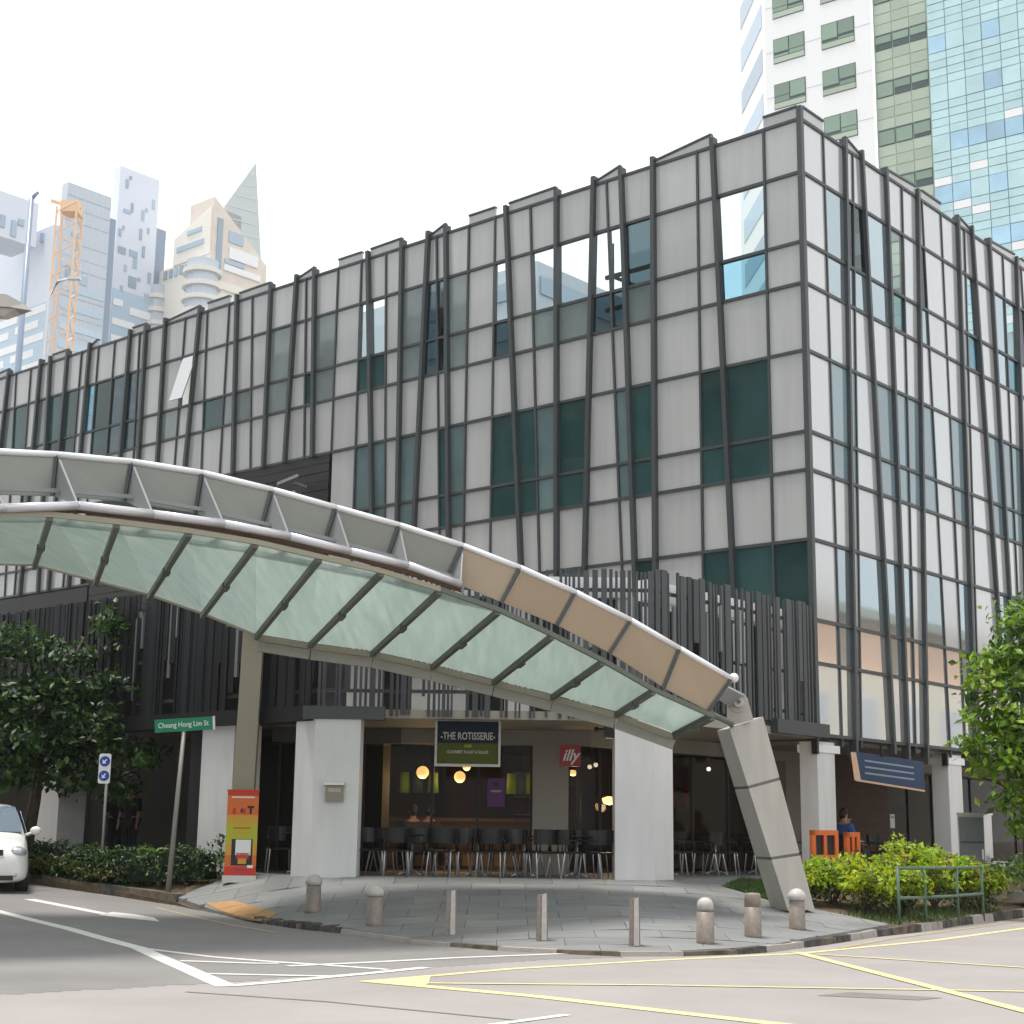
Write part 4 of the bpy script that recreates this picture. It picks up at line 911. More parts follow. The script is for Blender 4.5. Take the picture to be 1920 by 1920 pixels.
mb = MB(); mb.box(-.41, -.07, 30.925, 30.937, 2.0, 2.55); mb.build("sheet", M["purple"], t)
mb = MB(); mb.box(-.34, -.14, 30.919, 30.924, 2.28, 2.32); mb.build("print_line", M["granitel"], t)
mb = MB(); mb.box(-.29, -.19, 30.919, 30.924, 2.38, 2.48); mb.build("print_picture", M["black"], t)
t = thing("service_counter", "long dark timber counter with pale front panels inside the restaurant", "counter", (-1, 34, .73))
mb = MB(); mb.box(-3.2, 1.2, 33.8, 34.5, 1.72, 1.80); mb.build("worktop", M["wood"], t)
mb = MB(); mb.box(-3.1, 1.1, 33.9, 34.4, .73, 1.72); mb.build("carcass", M["wood"], t)
for k in range(6):
    mb = MB(); mb.box(-3.0+k*.68, -2.42+k*.68, 33.87, 33.9, .8, 1.05); mb.build("front_panel", M["woodl"], t)
t = thing("bottle_shelf", "amber lit timber shelving at the back of the right-hand shop", "shelf", FT(5.2, -4.4, .73))
FTs = FT
for z in (1.5, 1.9, 2.3, 2.6, 2.85):
    mb = MB(); mb.fbox(FT, 3.6, 7, -5.0, -4.6, z, z+.04); mb.build("shelf_board", M["woodl"], t)
mb = MB(); mb.fbox(FT, 3.6, 7, -5.06, -5.0, .73, 2.95); mb.build("back_panel", M["wood"], t)
for k in range(18):
    u = 3.7+k*.18; z = (1.54, 1.94, 2.34)[k % 3]; p = FT(u, -4.75, z); t2 = thing("bottle", "dark glass bottle standing on the amber shelving", "bottle", p, 0, "bottles on the amber shelving")
    mb = MB(); mb.lathe([(.035, 0), (.035, .17), (.012, .22), (.012, .28)], n=8); mb.build("body", M[random.choice(["ochre", "olive", "tealsh", "wood"])], t2, True, local=True)
for u, lab in ((5.05, "red hanging fabric shade, left one beside the strut"), (5.75, "red hanging fabric shade, right one beside the strut")):
    p = FT(u, -1.6, 2.1); t = thing("red_shade", lab, "shade", p, 0, "red shades in the right-hand shop")
    mb = MB(); mb.lathe([(.15, 0), (.10, .42)], n=12); mb.build("shade", M["red"], t, True, local=True)
    mb = MB(); mb.tube([(0, 0, .42), (0, 0, 1.15)], .01, 5); mb.build("cord", M["black"], t, local=True)

# ------------------------------------------------------------------ cafe chairs and tables
def make_chair(lab):
    t = thing("cafe_chair", lab, "chair", (0, 0, .73), 0, "cafe chairs on the arcade floor")
    mb = MB(); mb.hexa([(-.22, -.21, .43), (.22, -.21, .43), (.20, .21, .42), (-.20, .21, .42)], [(-.22, -.22, .46), (.22, -.22, .46), (.20, .22, .45), (-.20, .22, .45)]); mb.build("seat", M["black"], t, local=True)
    mb = MB(); n = 8
    for i in range(n):
        a0, a1 = pi*(.16+.68*i/n), pi*(.16+.68*(i+1)/n)
        p = [(.25*cos(a), .0+.26*sin(a)) for a in (a0, a1)]; q = [(.23*cos(a), .0+.22*sin(a)) for a in (a0, a1)]
        mb.hexa([(p[0][0], p[0][1], .58), (p[1][0], p[1][1], .58), (q[1][0], q[1][1], .58), (q[0][0], q[0][1], .58)], [(p[0][0]*1.05, p[0][1]*1.08, .84), (p[1][0]*1.05, p[1][1]*1.08, .84), (q[1][0]*1.05, q[1][1]*1.08, .84), (q[0][0]*1.05, q[0][1]*1.08, .84)])
    mb.build("backrest", M["black"], t, local=True)
    for sx in (-1, 1):
        mb = MB(); mb.tube([(.25*sx, -.24, 0), (.218*sx, -.205, .36), (.21*sx, -.20, .44)], .0125, 6); mb.build("leg", M["tube"], t, True, local=True)
        mb = MB(); mb.tube([(.22*sx, .30, 0), (.205*sx, .22, .36), (.20*sx, .2, .44)], .0125, 6); mb.build("leg", M["tube"], t, True, local=True)
        mb = MB(); mb.tube([(.215*sx, -.2, .45), (.235*sx, -.19, .64), (.245*sx, .0, .655), (.22*sx, .2, .65), (.20*sx, .2, .45)], .014, 6); mb.build("armrest", M["black"], t, True, local=True)
    return t
def make_table(lab):
    t = thing("cafe_table", lab, "table", (0, 0, .73), 0, "cafe tables on the arcade floor")
    mb = MB(); mb.lathe([(.36, .70), (.37, .715), (.36, .73)], n=24); mb.build("tabletop", M["black"], t, local=True)
    mb = MB(); mb.tube([(0, 0, .03), (0, 0, .70)], .03, 8); mb.build("column", M["tube"], t, True, local=True)
    for a in range(4):
        mb = MB(); mb.tube([(0, 0, .09), (.3*cos(a*pi/2+.7), .3*sin(a*pi/2+.7), .015)], .018, 6); mb.build("leg", M["tube"], t, True, local=True)
    return t
c0 = t0 = None; rnd = random.Random(21)
CH = [(-4.15, 29.0, .3), (-3.55, 29.4, 2.0), (-2.45, 28.35, .1), (-2.0, 28.3, 3.3), (-1.55, 28.5, .2), (-1.15, 28.25, 2.9), (-.75, 28.45, .4), (-.30, 28.25, 3.0), (.15, 28.3, .1), (.62, 28.05, 3.5), (1.05, 28.1, 2.2), (1.5, 28.45, -.4), (1.45, 29.4, 1.2), (-2.3, 29.5, 1.5), (-1.3, 29.5, 4.5), (-.2, 29.5, 1.3), (.5, 29.45, 4.3)]
CH += [(-2.2, 28.75, 2.4), (-1.0, 28.8, 1.1), (-.1, 28.75, 4.6), (.75, 28.6, 1.7), (-2.62, 29.1, 5.0), (1.6, 28.1, 3.9)]
LBL = ["black chair with silver legs behind the roll-up banner", "black chair in the dark gap left of the wide pillar", "black chair closest to the right edge of the wide left pillar", "second black chair right of the wide left pillar", "third black chair right of the wide left pillar, turned inward", "black chair in front of the restaurant window below the leftmost globe", "black chair standing below the hanging restaurant sign", "black chair facing out below the right edge of the restaurant sign", "black chair below the purple poster", "silver-armed black chair in front of the beige shop column, left one", "silver-armed black chair in front of the beige shop column, right one", "black chair touching the left edge of the white corner pillar", "black chair in second row behind the white corner pillar", "black chair in the back row by the left end of the restaurant glass", "black chair in the back row under the leftmost globe lamp", "black chair in the back row behind the sign's chairs", "black chair in the back row beside the beige shop column", "black chair in the middle row near the wide left pillar", "black chair in the middle row below the restaurant sign", "black chair in the middle row below the purple poster", "black chair half hidden behind the silver-legged pair at the beige column", "black chair in the shade just inside the wide left pillar", "black chair in front, half cut by the white corner pillar"]
for (x, y, rz), lab in zip(CH, LBL):
    if c0 is None: c0 = make_chair(lab); c0.location = (x, y, .73); c0.rotation_euler = (0, 0, rz)
    else: dup(c0, (x, y, .73), rz, lab)
for u, o, rz, lab in ((1.1, 1.2, 1.0, "black chair just right of the white corner pillar, front row"), (1.9, 1.5, 3.5, "second black chair right of the white corner pillar"), (2.8, 1.3, .6, "third black chair right of the white corner pillar"), (3.6, 1.6, 2.7, "black chair midway between corner pillar and leaning strut"), (4.4, 1.3, .2, "black chair seen just left of the leaning strut"), (5.2, 1.5, 3.9, "black chair behind the leaning strut's lower half"), (2.3, .5, 1.9, "black chair in the back row right of the corner pillar"), (3.9, .5, 1.4, "black chair in the back row left of the strut")):
    p = FT(u, o, .73); dup(c0, p, rz+.7, lab)
for x, y, lab in ((-3.8, 29.3, "round black table between the banner and the wide pillar"), (-1.75, 29.0, "round black table left of the hanging restaurant sign"), (-.55, 29.0, "round black table under the hanging restaurant sign"), (.3, 28.9, "round black table left of the beige shop column"), (1.25, 28.9, "round black table between the beige column and the white pillar")):
    if t0 is None: t0 = make_table(lab); t0.location = (x, y, .73)
    else: dup(t0, (x, y, .73), 0, lab)
for u, o, lab in ((1.6, .7, "round black table right of the white corner pillar"), (3.2, .8, "round black table midway between corner pillar and strut"), (4.8, .8, "round black table behind the leaning strut")):
    dup(t0, FT(u, o, .73), 0, lab)

# ------------------------------------------------------------------ vegetation
def foliage(name, blobs, n_cl, per, size, mats, parent, spread=.16, seed=1, flatten=.5, shell=.55):
    rnd = random.Random(seed); mb = MB(); V_, F_l, M_l = mb.v, mb.f, mb.m
    vol = [b[3]*b[4]*b[5] for b in blobs]; tot = sum(v**.67 for v in vol)
    nm = len(mats)
    for b, v in zip(blobs, vol):
        for _ in range(max(2, int(n_cl*v**.67/tot))):
            while True:
                d = V((rnd.uniform(-1, 1), rnd.uniform(-1, 1), rnd.uniform(-1, 1)))
                if .05 < d.length <= 1: break
            d = d.normalized()*(rnd.uniform(shell, 1.0) if rnd.random() < .8 else rnd.uniform(.1, 1))
            c = V((b[0]+d.x*b[3], b[1]+d.y*b[4], b[2]+d.z*b[5]))
            tone = rnd.choice(range(nm)); out = V((d.x, d.y, abs(d.z)*.6+.4))
            for _k in range(per):
                p = c + V((rnd.gauss(0, spread), rnd.gauss(0, spread), rnd.gauss(0, spread*.6)))
                n = (out*.5 + V((rnd.gauss(0, .5), rnd.gauss(0, .5), rnd.gauss(.35, .5)))).normalized()
                a = n.cross(V((rnd.gauss(0, 1), rnd.gauss(0, 1), rnd.gauss(0, .5)))).normalized(); w = n.cross(a)
                s = size*rnd.uniform(.6, 1.3)
                k = len(V_)
                V_.extend([tuple(p-a*s*.5), tuple(p+w*s*.24-a*s*.02), tuple(p+a*s*.5-n*s*.12), tuple(p-w*s*.24-a*s*.02)])
                F_l.append((k, k+1, k+2, k+3)); M_l.append(tone if rnd.random() < .75 else rnd.randrange(nm))
    return mb.build(name, [M[m] for m in mats], parent, recalc=False)
def trunk(parent, base, top, r, limbs):
    mb = MB(); mb.tube([base, (V(base)+V(top))/2+V((.04, .03, 0)), top], [r, r*.8, r*.55], 10); mb.build("trunk", M["bark"], parent, True)
    for a, c in limbs:
        mb = MB(); m_ = (V(a)+V(c))/2+V((0, 0, .12)); mb.tube([a, m_, c], [r*.45, r*.3, r*.12], 7); mb.build("limb", M["bark"], parent, True)
tl = thing("street_tree", "dark shaded leafy tree at the left in front of the black fin screen", "tree", (-9.75, 32.0, .6))
trunk(tl, (-9.75, 32.0, .5), (-9.5, 32.0, 3.6), .14, [((-9.6, 32.0, 2.6), (-8.0, 31.7, 3.3)), ((-9.6, 32.0, 3.0), (-10.8, 31.6, 4.5)), ((-9.5, 32, 3.5), (-8.7, 31.6, 5.3)), ((-9.5, 32, 3.4), (-10.1, 32, 5.5)), ((-9.6, 32, 2.4), (-7.6, 31.5, 2.6))])
CR = [(-9.6, 29.6, 4.9, .65, .6, .55), (-8.65, 29.6, 4.7, .75, .6, .45), (-7.55, 29.5, 5.15, .32, .35, .62), (-9.7, 29.3, 3.9, .9, .7, .55), (-8.6, 29.3, 3.9, .9, .6, .5), (-7.6, 29.3, 4.05, .6, .5, .3), (-9.2, 29.2, 3.1, 1.1, .7, .5), (-7.9, 29.2, 3.3, .9, .6, .45), (-7.1, 29.2, 2.85, .75, .5, .32), (-9.6, 29.2, 2.5, .7, .6, .4), (-8.3, 29.3, 2.5, .9, .6, .4), (-7.2, 29.3, 2.25, .55, .4, .25), (-10.6, 29.5, 4.2, .6, .6, .9), (-10.4, 29.4, 3.0, .7, .6, .6), (-8.7, 29.4, 3.4, 1.4, .5, .9)]
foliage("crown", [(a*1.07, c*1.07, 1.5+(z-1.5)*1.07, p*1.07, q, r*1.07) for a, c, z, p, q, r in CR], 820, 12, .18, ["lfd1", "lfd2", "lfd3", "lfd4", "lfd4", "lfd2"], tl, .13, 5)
tr = thing("street_tree", "bright green leafy tree at the right edge in front of the white pillar", "tree", (10.15, 31.0, .35))
trunk(tr, (10.2, 31.0, .25), (10.1, 31.0, 3.6), .14, [((10.15, 31, 2.2), (9.2, 30.8, 2.7)), ((10.1, 31, 2.8), (9.3, 30.6, 4.0)), ((10.1, 31, 3.2), (10.9, 30.6, 4.6)), ((10.1, 31, 3.4), (9.9, 31, 5.4))])
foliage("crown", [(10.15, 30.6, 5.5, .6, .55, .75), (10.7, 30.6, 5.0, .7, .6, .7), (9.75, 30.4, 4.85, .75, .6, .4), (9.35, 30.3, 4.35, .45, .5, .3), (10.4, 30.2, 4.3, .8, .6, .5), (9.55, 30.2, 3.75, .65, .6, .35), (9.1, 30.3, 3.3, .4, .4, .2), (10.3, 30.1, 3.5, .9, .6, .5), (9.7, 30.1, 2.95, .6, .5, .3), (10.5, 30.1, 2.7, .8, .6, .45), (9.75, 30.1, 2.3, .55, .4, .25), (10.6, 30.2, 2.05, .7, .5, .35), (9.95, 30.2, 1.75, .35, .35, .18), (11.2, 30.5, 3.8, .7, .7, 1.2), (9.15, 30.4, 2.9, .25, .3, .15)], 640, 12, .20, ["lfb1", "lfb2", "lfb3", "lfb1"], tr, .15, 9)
hd = thing("clipped_hedge", "low clipped dark green hedge between road kerb and the left arcade", "hedge", (-7.1, 29.6, .5))
hb = []; rnd = random.Random(3)
HL = [(-9.35, 31.35), (-8.9, 31.05), (-7.6, 30.05), (-6.5, 29.3), (-5.35, 28.75)]
def along(pl, s):
    f = s*(len(pl)-1); i = min(int(f), len(pl)-2); t = f-i; return pl[i][0]+(pl[i+1][0]-pl[i][0])*t, pl[i][1]+(pl[i+1][1]-pl[i][1])*t
for k in range(26):
    x, y = along(HL, k/25); hb.append((x, y-.05, zplaza(x, y)+.30+rnd.uniform(-.02, .02), .30, .30, .36))
mb = MB()
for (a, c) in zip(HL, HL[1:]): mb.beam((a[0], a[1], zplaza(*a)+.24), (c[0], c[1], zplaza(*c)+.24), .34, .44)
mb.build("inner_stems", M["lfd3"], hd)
foliage("leaf_mass", hb, 720, 12, .085, ["lfh1", "lfh2", "lfh1", "lfd3"], hd, .07, 12, shell=.75)
yb = [(along(HL, s)[0]+.1, along(HL, s)[1]-.33, zplaza(*along(HL, s))+.16+rnd.uniform(0, .1), .26, .12, .17) for s in [i/16*.62 for i in range(16)]]
foliage("yellowish_leaf_mass", yb, 150, 10, .075, ["lfh3", "lfh3", "lfh1"], hd, .06, 13)
fern = thing("palm_sprig", "single light green palm frond plant rising out of the hedge", "plant", (-6.55, 29.45, .9))
for k in range(7):
    a = .9*k-1; p0 = V((-6.55, 29.4, 1.0)); mb = MB(); pr = []
    for j in range(7):
        s = j/6; pr.append(p0+V((cos(a)*.32*s, sin(a)*.15*s, .42*s-.3*s*s)))
    for j in range(6):
        w = .035*(1-j/7); d = V((-sin(a), cos(a), 0))*w+V((0, 0, w*.7)); mb.quad(pr[j]-d, pr[j+1]-d*.8, pr[j+1]+d*.8, pr[j]+d)
    mb.build("frond", M["lfb1"], fern, recalc=False)
for (x, y, lab) in ((-5.2, 28.85, "thin sprig sticking up at the right end of the hedge"),):
    t = thing("leafy_sprig", lab, "plant", (x, y, .9)); mb = MB(); mb.tube([(x, y, .8), (x+.02, y, 1.38)], .008, 5); mb.build("stem", M["bark"], t)
    foliage("leaves", [(x, y, 1.3, .1, .1, .12)], 6, 6, .08, ["lfd2", "lfh1"], t, .05, 4)
# bright shrub bank on the right: separate bushes
BUSH = [(5.65, 27.75, .66, .82), (6.45, 28.15, .70, .98), (7.25, 28.7, .66, 1.2), (6.1, 26.95, .52, .75), (6.75, 27.3, .48, .78), (7.85, 29.35, .58, 1.1), (8.5, 29.9, .48, .95), (5.12, 27.35, .42, .6), (9.05, 30.5, .46, .8)]
BLB = ["yellow-green bush touching the strut's right side, behind the front row", "yellow-green bush in front of the orange frames", "tall yellow-green bush behind the green railing's left end", "low yellow-green bush at the front beside the last bollard", "low yellow-green bush just left of the green railing", "wide yellow-green bush below the steel cabinet", "yellow-green bush behind the green railing's right end", "small yellow-green bush squeezed against the foot of the strut", "yellow-green bush furthest right along the kerb"]
for k, ((x, y, r, h), lab) in enumerate(zip(BUSH, BLB)):
    z = zplaza(x, y); t = thing("flowering_shrub", lab, "shrub", (x, y, z), 0, "yellow-green shrubs in the kerbside bed")
    mb = MB(); rr = random.Random(k)
    for q in range(6):
        a = q*1.05; mb.tube([(x, y, z-.05), (x+cos(a)*r*.35, y+sin(a)*r*.35, z+h*.4), (x+cos(a)*r*.6, y+sin(a)*r*.6, z+h*.75)], [.018, .012, .006], 5)
    mb.build("stems", M["bark"], t)
    bl = [(x+rr.uniform(-.5, .5)*r, y+rr.uniform(-.5, .5)*r, z+h*rr.uniform(.45, .85), r*rr.uniform(.4, .62), r*rr.uniform(.4, .6), h*rr.uniform(.16, .26)) for _ in range(8)]
    foliage("leaves", bl, 135, 12, .11, ["lfy1", "lfy2", "lfb2", "lfy1", "lfy3"], t, .085, 40+k, shell=.4)
    foliage("lower_leaves", [(x, y, z+h*.25, r*.8, r*.8, h*.2)], 22, 9, .10, ["lfb3", "lfy3", "lfd2"], t, .1, 60+k, shell=.3)
t = thing("dark_shrub", "dark green low shrub at the far right edge below the tree", "shrub", (10.2, 32.3, .3))
foliage("leaves", [(10.0, 32.0, .8, .7, .5, .3), (10.9, 32.6, .9, .8, .5, .35)], 120, 10, .11, ["lfb3", "lfd2", "lfb1"], t, .1, 77)
# thin grass patches
def grass(name, poly, n, h, seed):
    rnd = random.Random(seed); mb = MB(); xs_ = [p[0] for p in poly]; ys_ = [p[1] for p in poly]; c = 0
    while c < n:
        x, y = rnd.uniform(min(xs_), max(xs_)), rnd.uniform(min(ys_), max(ys_))
        if not inside(poly, x, y): continue
        c += 1; z = zplaza(x, y)-.02; a = rnd.uniform(0, pi); w = .012; dx, dy = cos(a)*w, sin(a)*w; l = (rnd.gauss(0, .03), rnd.gauss(0, .03)); hh = h*rnd.uniform(.5, 1.2)
        k = len(mb.v); mb.v += [(x-dx, y-dy, z), (x+dx, y+dy, z), (x+l[0], y+l[1], z+hh)]; mb.f.append((k, k+1, k+2)); mb.m.append(0)
    return tag(mb.build(name, M["grass"], recalc=False), kind="stuff")
grass("grass_patch", [(3.82, 28.0), (4.45, 26.85), (4.9, 27.2), (5.0, 29.6), (4.35, 29.6)], 5200, .09, 3)
grass("weed_patch", [(5.45, 26.3), (6.2, 25.75), (7.2, 27.0), (9.8, 31.2), (9.2, 31.4)], 1800, .08, 6)
b = MB(); b.hexa([FR(-.2+3.0, 3.9, .3), FR(16, 3.9, .2), FR(16, 2.6, .2), FR(3.0, 2.6, .3)], [FR(2.8, 3.9, .47), FR(16, 3.9, .36), FR(16, 2.6, .36), FR(3.0, 2.6, .47)])
tag(b.build("side_footpath", M["granitel"]), kind="structure")
# green pipe railing
t = thing("pipe_railing", "low green pipe railing with four posts in front of the bright shrubs", "railing", (7.6, 27.6, .15))
RP = [(6.38, 26.05), (7.05, 26.95), (7.95, 28.2), (8.75, 29.4)]
for x, y in RP:
    mb = MB(); mb.tube([(x, y, zplaza(x, y)-.1), (x, y, zplaza(x, y)+.86)], .026, 8); mb.build("post", M["greenr"], t, True)
for h in (.86, .38):
    for a, c in zip(RP, RP[1:]):
        mb = MB(); mb.tube([(a[0], a[1], zplaza(*a)+h), (c[0], c[1], zplaza(*c)+h)], .026, 8); mb.build("rail", M["greenr"], t, True)
# orange display frames
for (x, y, w, lab) in ((5.78, 29.0, .52, "larger orange box frame with dark openings beside the white pillar"), (6.42, 29.6, .28, "smaller orange frame right behind the larger orange one")):
    z = zplaza(x, y); t = thing("display_frame", lab, "frame", (x, y, z), .25, "orange frames behind the shrubs"); h0, h1 = .62, 1.14
    for (a0, a1, z0, z1) in ((-w/2, w/2, h1-.09, h1), (-w/2, w/2, h0, h0+.08), (-w/2, -w/2+.07, h0, h1), (w/2-.07, w/2, h0, h1), (-.03, .03, h0, h1)):
        mb = MB(); mb.box(a0, a1, -.06-.002*abs(a0), .06, z0, z1); mb.build("frame_bar", M["orange"], t, local=True)
    mb = MB(); mb.box(-w/2+.03, w/2-.03, .0, .05, h0+.02, h1-.02); mb.build("dark_panel", M["dark"], t, local=True)
    for s in (-1, 1):
        mb = MB(); mb.box(s*w*.4-.025, s*w*.4+.025, -.04, .04, 0, h0); mb.build("leg", M["dark"], t, local=True)
# steel utility cabinet
t = thing("utility_cabinet", "grey steel utility cabinet with double front standing right of the white pillar", "cabinet", (9.45, 32.2, .5))
FCAB = frame((9.1, 31.9, 0), V((1, .0, 0)), V((0, -1, 0)))
mb = MB(); mb.hexa([(9.08, 32.0, .4), (9.62, 32.0, .4), (9.93, 32.5, .4), (9.35, 32.6, .4)], [(9.08, 32.0, 1.98), (9.62, 32.0, 1.98), (9.93, 32.5, 1.98), (9.35, 32.6, 1.98)]); mb.build("case", M["steel"], t)
mb = MB(); mb.box(9.11, 9.60, 31.965, 31.995, .55, 1.93); d = mb.build("door", M["steeld"], t)
mb = MB(); mb.box(9.13, 9.58, 31.955, 31.965, 1.42, 1.45); mb.build("door_rail", M["black"], d)
mb = MB(); mb.box(9.54, 9.57, 31.94, 31.965, 1.1, 1.3); mb.build("handle", M["steel"], d)
mb = MB(); mb.hexa([(9.05, 31.95, 1.98), (9.65, 31.95, 1.98), (9.96, 32.5, 1.98), (9.33, 32.63, 1.98)], [(9.05, 31.95, 2.02), (9.65, 31.95, 2.02), (9.96, 32.5, 2.02), (9.33, 32.63, 2.02)]); mb.build("top_plate", M["steel"], t)

# ------------------------------------------------------------------ car
def make_car():
    t = thing("white_people_carrier", "white people carrier coming along the left street, cut by the picture's left edge", "car", (-9.40, 28.40, .29), atan2(-.937, .35))
    t.scale = (1, 1, 1)
    S = [(0.02, .60, .24, .50, .62, .60), (-.05, .76, .22, .55, .76, .68), (-.18, .84, .20, .64, .90, .74), (-.45, .865, .19, .74, 1.00, .78), (-.82, .87, .19, .88, 1.08, .80), (-1.50, .87, .19, .95, 1.58, .68), (-2.3, .87, .19, .98, 1.66, .68), (-3.1, .87, .19, 1.0, 1.62, .66), (-3.55, .84, .22, 1.0, 1.45, .62), (-3.75, .78, .30, .95, 1.05, .66)]
    def sec(x, w, zb, zl, zt, wr):
        h = [(0, zb), (w*.9, zb), (w, zb+.14), (w, zl*.72), (w*.985, zl), (wr, zt-.05), (wr*.82, zt), (0, zt+.02)]
        return [(x, y, z) for y, z in h] + [(x, -y, z) for y, z in h[-2:0:-1]]
    R = [sec(*s) for s in S]; mb = MB(); n = len(R[0]); mb.v = [p for r in R for p in r]
    for i in range(len(R)-1):
        for k in range(n):
            q = (k+1) % n; mb.f.append((i*n+k, i*n+q, (i+1)*n+q, (i+1)*n+k)); mb.m.append(0)
    mb.f += [tuple(range(n)), tuple((len(R)-1)*n+k for k in range(n))]; mb.m += [0, 0]
    body = mb.build("body", M["carw"], t, True, local=True)
    mo = body.modifiers.new("sub", 'SUBSURF'); mo.levels = 2; mo.render_levels = 2
    def plate(P, m, name, par=t):
        mb = MB(); a = [V(p) for p in P]; nn = (a[1]-a[0]).cross(a[2]-a[0]).normalized()*.012; mb.hexa(a, [p+nn for p in a]); return mb.build(name, m, par, local=True)
    ws = [(-.80, .72, 1.09), (-.80, -.72, 1.09), (-1.02, -.70, 1.265), (-1.44, -.60, 1.555), (-1.44, .60, 1.555), (-1.02, .70, 1.265)]
    plate([(x+.02, y, z+.02) for x, y, z in ws][::-1], M["carg"], "windscreen")
    for s in (-1, 1):
        plate([(-1.1, s*.845, 1.04), (-2.1, s*.86, 1.06), (-2.1, s*.71, 1.52), (-1.6, s*.71, 1.5)], M["carg"], "side_window")
        plate([(-2.16, s*.86, 1.06), (-3.2, s*.85, 1.08), (-3.1, s*.69, 1.5), (-2.16, s*.71, 1.52)], M["carg"], "side_window")
        mb = MB(); mb.sphere((-.20, s*.63, .755), .20, 14, sc=(.85, .85, .55)); mb.build("headlight", M["lens"], t, True, local=True)
        mb = MB(); mb.sphere((-.98, s*.98, 1.14), .11, 10, sc=(.6, 1, .75)); mb.beam((-.96, s*.80, 1.06), (-.98, s*.93, 1.11), .05, .05); mb.build("wing_mirror", M["carw"], t, True, local=True)
        mb = MB(); mb.sphere((-.03, s*.60, .36), .06, 8, sc=(.5, 1, .9)); mb.build("fog_light", M["lens"], t, True, local=True)
        for x in (-.72, -2.95):
            mb = MB(); nn = 20
            P = [(x+.31*cos(2*pi*i/nn), .31+.31*sin(2*pi*i/nn)) for i in range(nn)]
            mb.hexa([(a, s*.68, c) for a, c in P], [(a, s*.885, c) for a, c in P]); wl = mb.build("wheel", M["tyre"], t, local=True)
            P = [(x+.2*cos(2*pi*i/nn), .31+.2*sin(2*pi*i/nn)) for i in range(nn)]
            mb = MB(); mb.hexa([(a, s*.88, c) for a, c in P], [(a, s*.893, c) for a, c in P]); mb.build("rim", M["chrome"], wl, local=True)
    for z in (.665, .715, .765):
        mb = MB(); mb.box(-.2, .0+(.665-z)*.7, -.40, .40, z, z+.026); mb.build("grille_bar", M["chrome"], t, local=True)
    mb = MB(); mb.box(-.2, -.02, -.38, .38, .65, .80); mb.build("grille_recess", M["black"], t, local=True)
    mb = MB(); mb.box(-.2, .035, -.58, .58, .265, .35); mb.build("lower_intake", M["black"], t, local=True)
    mb = MB(); mb.box(-.02, .05, -.26, .26, .42, .53); mb.build("number_plate", M["black"], t, local=True)
    return t
make_car()

